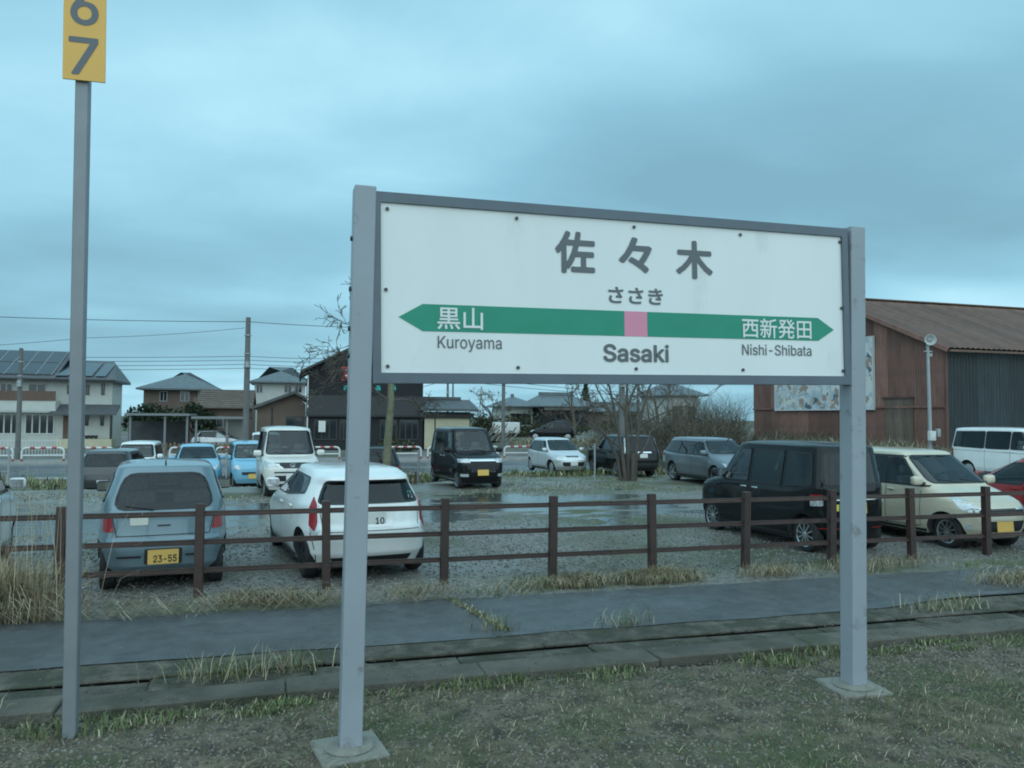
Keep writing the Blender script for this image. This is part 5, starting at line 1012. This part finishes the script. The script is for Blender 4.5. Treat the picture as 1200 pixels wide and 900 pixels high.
# far row along the road bank
p = atv(131, 540, 27.0); Pk = hatch(3.9, 1.69, 1.50, rim='hub', belt=.98, rwin=(1.0, 1.36), rpriv=False, rear=[(.19, -1.8), (.35, -1.93), (.55, -1.95), (.75, -1.94), (.95, -1.90), (1.425, -1.62)], patches=[('WB', [(.62, .72), (.86, .72), (.84, .93), (.66, .93)], M_red, 'tail_light', .03), ('B', [(-.7, .25), (.7, .25), (.7, .36), (-.7, .36)], M_blk, 'bumper_lower', .03)], plates=[(-1, 0, .5, M_plw, None)])
car('hatchback_car', 'dark grey hatchback with round red tail lamps seen from behind', Pk, dgrey, (p.x, 26.0+1.95), 1)
headk = [('WF', [(.42, .70), (.70, .70), (.76, .84), (.54, .86)], M_clear, 'headlight', .04), ('F', [(-.38, .50), (.38, .50), (.40, .60), (-.40, .60)], M_blk, 'grille', .03)]
p = atv(161, 540, 31.2); car('tall_wagon', 'white small wagon facing the railway behind the dark grey hatchback', tall(3.395, 1.475, 1.62, patches=headk, plates=[(1, 0, .45, M_ply, None)]), white, (p.x, 31.2+.4), 178)
p = atv(224, 540, 29.5); car('hatchback_car', 'sky blue hatchback with sloping windscreen facing the railway', hatch(3.7, 1.66, 1.50, patches=[('WF', [(.46, .66), (.70, .66), (.80, .78), (.60, .80)], M_clear, 'headlight', .05), ('F', [(-.30, .44), (.30, .44), (.34, .54), (-.34, .54)], M_blk, 'grille', .03)], plates=[(1, 0, .42, M_plw, None)]), ltblue, (p.x, 29.5+1.85), 172)
p = atv(289, 540, 28.8); car('tall_wagon', 'sky blue small wagon facing the railway beside the pearl white wagon', tall(3.395, 1.475, 1.66, patches=headk, plates=[(1, 0, .45, M_ply, None)]), ltblue, (p.x, 28.8+1.7), 172)
p = atv(311, 540, 36.5); car('passenger_van', 'white van on the road, only its roof showing behind the pearl white wagon', tall(3.395, 1.475, 1.92, patches=headk), white, (p.x, 36.5), 178, 'van', z0=RZ)
p = atv(456, 540, 25.2); Pq = hatch(4.1, 1.72, 1.52, rim='five', patches=[('WB', [(.60, .70), (.98, .70), (.94, .92), (.70, .92)], M_red, 'tail_light', .03), ('WB', [(.62, .64), (.96, .64), (.96, .70), (.62, .70)], M_clear, 'reversing_light', .01)], plates=[(-1, 0, .62, M_plw, None)])
car('hatchback_car', 'black hatchback seen from behind beside the green-barked tree trunk', Pq, black, (p.x-.30, 25.6+2.0), 0)
p = atv(647, 505, 54.5); car('hatchback_car', 'small black hatchback side-on beyond the road', hatch(3.395, 1.475, 1.47, rim='hub', axles=(1.2, -1.2), patches=[('WF', [(.42, .66), (.68, .66), (.74, .76), (.52, .80)], M_clear, 'headlight', .04)]), black, (p.x, 54.5), -68, z0=.36)
# ------------------------------------------------------------------ brown rail fence
M_brown = pm('brown_fence_paint', (.052, .028, .023), .5, var=.25, vs_=4, bump=.1, bs=50, stain=((.13, .08, .06), 6, .60, .55), rnd=.16)
fe = thing('rail_fence', 'brown steel post and three-rail fence along the asphalt path', 'fence', (0, 9.38, 0))
random.seed(21)
FU = [-0.97+1.405*i for i in range(-4, 11)]
def zf(u): return 0.0
for k, u in enumerate(FU):
    lean = random.uniform(-.02, .02); p = MB().box(-.048, .048, -.05, .05, -.35, 1.05).build('post', M_brown, fe); p.location = (u, 0, 0); p.rotation_euler = (random.uniform(-.01, .01), lean, 0)
    p.modifiers.new('b', 'BEVEL').width = .006
    for zc in (.935, .615, .30): MB().lathe([(.013, 0), (.013, .008), (.006, .012)], 8, 'y').build('bolt', M_bolt, p).location = (0, -.060, zc)
for zc in (.935, .615, .30):
    u0 = FU[0]-.6
    for j in range(4):
        u1 = min(u0+5.62, FU[-1]+.6)
        if u0 >= FU[-1]: break
        r = MB(); # folded steel rail: an upright web with a forward lip below
        r.prism([(-.010, .028), (.014, .028), (.014, -.028), (-.030, -.028), (-.030, -.006), (-.010, .005)], u0+.004, u1-.004, 'x')
        o = r.build('rail', M_brown, fe); o.location = (0, .012, zc)
        if u1 < FU[-1]: MB().box(u1-.11, u1+.11, -.038, -.030, -.028, -.008).build('splice_plate', M_brown, fe).location = (0, .012, zc)
        for s in ((u1-.07), (u1+.07)):
            if u1 < FU[-1]: MB().lathe([(.011, 0), (.011, .01)], 8, 'y').build('bolt', M_brown, fe).location = (s, -.036, zc-.018)
        u0 = u1

# ------------------------------------------------------------------ grasses, stones (uncountable cover)
def grass(name, label, P, h, wd, lean, mix, seed=0, az=None, cat='grass', droop=.5):
    V, F_ = blades(P, h, wd, lean, az, droop, seed); r = np.random.default_rng(seed+5)
    mi = np.repeat(r.choice(4, len(P), p=mix), 2); me = bulk(name, V, F_, G_green, mi)
    o = bpy.data.objects.new(name, me); COL.objects.link(o); return tag(o, label, cat, kind='stuff')
r = np.random.default_rng(5)
def scatter(n, u0, u1, v0, v1, dens=None, seed=0):
    r = np.random.default_rng(seed); U = r.uniform(u0, u1, n); V = r.uniform(v0, v1, n)
    if dens is not None:
        k = r.random(n) < dens(U, V); U, V = U[k], V[k]
    return U, V
# platform turf: thin and short, greener to the right and beside the kerb
dn = lambda U, V: np.clip((fbm(U*1.3, V*1.6, 51)-.50)*5+.08+.035*U+.35*(V > 5.55), .02, 1)
U, V = scatter(150000, -4.5, 15, 2.2, 5.86, dn, 1); N = len(U); r = np.random.default_rng(2)
grass('platform_grass', 'short thin grass growing through the platform gravel', np.stack([U, V, plat_h(U, V)-.004], 1), r.uniform(.012, .042, N)*(1+.8*(V > 5.65)), r.uniform(.0012, .0030, N), r.uniform(.2, 1.3, N), [.40, .30, .20, .10], 3)
# dead blades lying flat between the stones
U, V = scatter(34000, -4.5, 14, 2.3, 5.85, lambda U, V: np.clip((fbm(U*1.7+9, V*2.1, 57)-.38)*4, .05, 1), 41); N = len(U); r = np.random.default_rng(42)
grass('dead_grass_litter', 'flattened dead grass lying over the platform gravel', np.stack([U, V, plat_h(U, V)+.004], 1), r.uniform(.03, .11, N), r.uniform(.0012, .0028, N), r.uniform(1.3, 1.6, N), [.26, .26, .16, .32], 43, az=r.choice([0, math.pi], N)+r.normal(0, .6, N), droop=.02)
# weeds in clumps along the kerb foot
cl = [(a, 5.72+random.uniform(-.12, .1), random.uniform(.05, .16)) for a in sorted(list(RNG.uniform(-1.6, 9.5, 20)))]; pts = []; hs = []
for a, b, q in cl:
    k = int(120*q/.1); th = r.uniform(0, 6.3, k); rr = np.sqrt(r.random(k))*q*1.6; pts.append(np.stack([a+rr*np.cos(th)*1.5, b+rr*np.sin(th)*.6, np.zeros(k)], 1)); hs.append(r.uniform(.02, .08, k)*(q/.1)**.6)
P = np.concatenate(pts); h = np.concatenate(hs)
grass('kerb_weeds', 'low green weeds sprouting along the foot of the kerb', P, h, r.uniform(.003, .007, len(P)), r.uniform(.2, 1.2, len(P)), [.58, .25, .12, .05], 6, cat='weeds')
# verge under the fence: green turf with straw, ragged towards the path
dv = lambda U, V: np.clip(1.25-np.abs(V-(9.05+.18*(fbm(U*.8, U*0, 61)-.5)*2))/.62, 0, 1)*np.clip((fbm(U*1.3, V*1.6, 62)-.49)*5, .03, 1)*(1-.55*((U < 1.2) & (V > 9.2)))
U, V = scatter(34000, -6, 15, 8.35, 10.1, dv, 7); N = len(U); r = np.random.default_rng(8)
hh = r.uniform(.015, .075, N)*(.15+2.1*np.clip(fbm(U*2.3, V*2.3, 63)-.18, 0, 1))*(1+.35*(U > 2))
grass('verge_grass', 'green and straw coloured grass under the brown fence', np.stack([U, V, lot_h(U, V)-.005], 1), hh, r.uniform(.0022, .005, N), r.uniform(.2, 1.4, N), [.50, .30, .10, .10], 9)
# matted straw tussocks hanging over the path
pts = []; hs = []; azs = []; r = np.random.default_rng(12)
for a, b, k, q in [(3.42, 8.78, 1500, .15), (4.50, 8.78, 2600, .19), (4.15, 8.8, 500, .14), (2.9, 8.8, 160, .14), (-.35, 8.85, 800, .16), (.05, 8.75, 300, .2), (6.1, 8.78, 420, .2), (1.5, 8.75, 140, .2), (7.5, 8.85, 200, .25), (9.0, 7.55, 800, .3), (10.2, 7.45, 700, .35), (8.3, 8.9, 160, .25)]:
    rr = r.normal(0, 1, (k, 2))*q; pts.append(np.stack([a+rr[:, 0]*1.2, b+.12+rr[:, 1]*.5, np.full(k, .01)], 1)); hs.append(r.uniform(.12, .34, k)*(q/.25)**.5); azs.append(r.normal(-1.57, .8, k))
P = np.concatenate(pts); h = np.concatenate(hs)
grass('straw_tussocks', 'bent straw tussocks leaning over the path edge', P, h, r.uniform(.002, .0045, len(P)), r.uniform(.5, 1.25, len(P)), [.10, .04, .74, .12], 13, az=np.concatenate(azs), droop=.9)
# fallen stems raked along the path edge
k = 1100; P = np.stack([r.uniform(-3.2, 2.6, k), r.normal(8.55, .10, k), r.uniform(.02, .06, k)], 1)
grass('fallen_straw', 'brown dead stems lying along the path edge', P, r.uniform(.15, .5, k), r.uniform(.002, .004, k), r.uniform(1.35, 1.6, k), [.06, .06, .46, .42], 14, az=r.choice([0, math.pi], k)+r.normal(0, .35, k), droop=.05)
# tall dry reed clump beside the thin pole
k = 4600; th = r.uniform(0, 6.3, k); rr = np.abs(r.normal(0, .24, k)); P = np.stack([-2.80+rr*np.cos(th)*1.35, 8.95+rr*np.sin(th)*.7, np.zeros(k)], 1)
grass('dry_reed_clump', 'tall dry straw reeds beside the thin marker pole', P, r.uniform(.2, .62, k)*np.where(r.random(k) < .08, 1.5, 1), r.uniform(.003, .0062, k), np.abs(r.normal(.75, .4, k)), [.01, .01, .66, .32], 15, az=th+r.normal(0, .7, k), droop=.8, cat='reeds')
k = 90; th = r.uniform(0, 6.3, k); P = np.stack([-2.85+r.normal(0, .32, k), 9.1+r.normal(0, .25, k), np.zeros(k)], 1)
grass('reed_stems', 'thin upright dead stems standing above the dry reeds', P, r.uniform(.9, 1.7, k), r.uniform(.0018, .0032, k), np.abs(r.normal(.05, .16, k)), [0, 0, .7, .3], 16, cat='reeds')
# tuft at the channel near the pole, one at the frame edge
pts = []; azs = []
for a, b, k, q in [(-.45, 6.45, 260, .22), (-2.25, 6.0, 500, .16), (.05, 6.5, 120, .15), (3.2, 7.05, 90, .12), (1.9, 7.2, 60, .1), (6.9, 6.8, 200, .3)]:
    rr = r.normal(0, 1, (k, 2))*q; pts.append(np.stack([a+rr[:, 0], b+rr[:, 1]*.3, np.full(k, .01)], 1)); azs.append(r.uniform(0, 6.3, k))
P = np.concatenate(pts); grass('channel_tufts', 'sparse straw and green tufts growing in the drain joints', P, r.uniform(.08, .26, len(P)), r.uniform(.0018, .004, len(P)), r.uniform(.3, 1.2, len(P)), [.40, .12, .38, .10], 17, az=np.concatenate(azs))
# grassy crack across the asphalt
k = 700; s = r.random(k); P = np.stack([2.02-.28*s+r.normal(0, .035, k), 7.1+1.45*s, np.full(k, .025)], 1)
grass('crack_grass', 'moss and grass growing in the crack across the path', P, r.uniform(.01, .045, k), r.uniform(.003, .006, k), r.uniform(.6, 1.5, k), [.30, .25, .25, .20], 18)
# lot weeds and the far verge
dl = lambda U, V: np.clip((fbm(U*.35, V*.5, 71)-.43)*5, 0, 1)*np.clip((V-18.6)/2.5, .0, 1)
U, V = scatter(60000, -14, 30, 18.5, 29.6, dl, 22); N = len(U); r = np.random.default_rng(23)
grass('lot_grass', 'short trodden grass on the far part of the gravel lot', np.stack([U, V, lot_h(U, V)-.005], 1), r.uniform(.02, .07, N), r.uniform(.006, .014, N), r.uniform(.3, 1.4, N), [.42, .22, .26, .10], 24)
U, V = scatter(26000, -22, 34, 29.4, 34.2, lambda U, V: np.clip((fbm(U*.5, V*.8, 75)-.35)*4, .1, 1), 25); N = len(U)
grass('roadside_weeds', 'weeds on the bank between the lot and the road', np.stack([U, V, verge_h(U, V)-.01], 1), r.uniform(.08, .42, N)*(.3+fbm(U*.8, V, 77)*1.2), r.uniform(.012, .03, N), r.uniform(.2, 1.2, N), [.38, .30, .20, .12], 26, cat='weeds')
def stones(name, label, U, V, Z, s, mats, seed):
    r = np.random.default_rng(seed); N = len(U); base = np.array([[1,0,0],[-1,0,0],[0,1,0],[0,-1,0],[0,0,.7],[0,0,-.5]])
    sc = s[:, None, None]*r.uniform(.55, 1.25, (N, 6, 1)); a = r.uniform(0, 6.3, N); c, q = np.cos(a), np.sin(a)
    B = np.repeat(base[None], N, 0)*sc; X = B[..., 0]*c[:, None]-B[..., 1]*q[:, None]; Y = B[..., 0]*q[:, None]+B[..., 1]*c[:, None]
    W = np.stack([X+U[:, None], Y+V[:, None], B[..., 2]+Z[:, None]], -1).reshape(-1, 3); i = np.arange(N)[:, None]*6
    T = np.array([[0,2,4],[2,1,4],[1,3,4],[3,0,4],[2,0,5],[1,2,5],[3,1,5],[0,3,5]]).ravel(); F_ = (i+T[None]).reshape(-1, 3)
    me = bulk(name, W, F_, mats, np.repeat(r.integers(0, len(mats), N), 8)); o = bpy.data.objects.new(name, me); COL.objects.link(o); return tag(o, label, 'gravel', kind='stuff')
MS2 = [pm('lot_stone_grey', (.25, .24, .225), .8, var=.3, vs_=8), pm('lot_stone_dark', (.085, .083, .078), .8, var=.2, vs_=8), pm('lot_stone_mid', (.17, .16, .145), .8, var=.2, vs_=8)]
MS = [pm('stone_grey', (.205, .185, .155), .85, var=.3, vs_=8), pm('stone_dark', (.08, .073, .062), .8, var=.2, vs_=8), pm('stone_tan', (.17, .14, .10), .85, var=.2, vs_=8)]
U, V = scatter(110000, -4.2, 14, 2.2, 5.85, lambda U, V: np.clip(.75-.05*U-(fbm(U*1.3, V*1.6, 51)-.5)*2.2, .06, 1)*np.clip((V-2.2)*.5+.4, .3, 1), 31); r = np.random.default_rng(32)
stones('platform_gravel', 'small gravel scattered over the platform', U, V, plat_h(U, V), r.uniform(.005, .019, len(U)), MS, 33)
U, V = scatter(60000, -6, 17, 9.1, 15.5, lambda U, V: np.clip(1.25-(V-9.1)/6.5, .05, 1)*np.clip(fbm(U*.8, V*.8, 81)*1.6, .2, 1), 34)
k = lot_h(U, V) > -.016; U, V = U[k], V[k]
stones('lot_gravel_stones', 'loose grey gravel covering the near part of the lot', U, V, lot_h(U, V), r.uniform(.010, .026, len(U)), MS2, 35)
U, V = scatter(9000, -4.5, 14, 5.9, 7.15, lambda U, V: np.clip((fbm(U*2.1, V*3, 87)-.4)*4, .05, 1), 37)
stones('kerb_grit', 'grit and soil crumbs strewn over the kerb and drain covers', U, V, np.where(V < 6.25, .05, .02), r.uniform(.003, .010, len(U)), MS, 38)
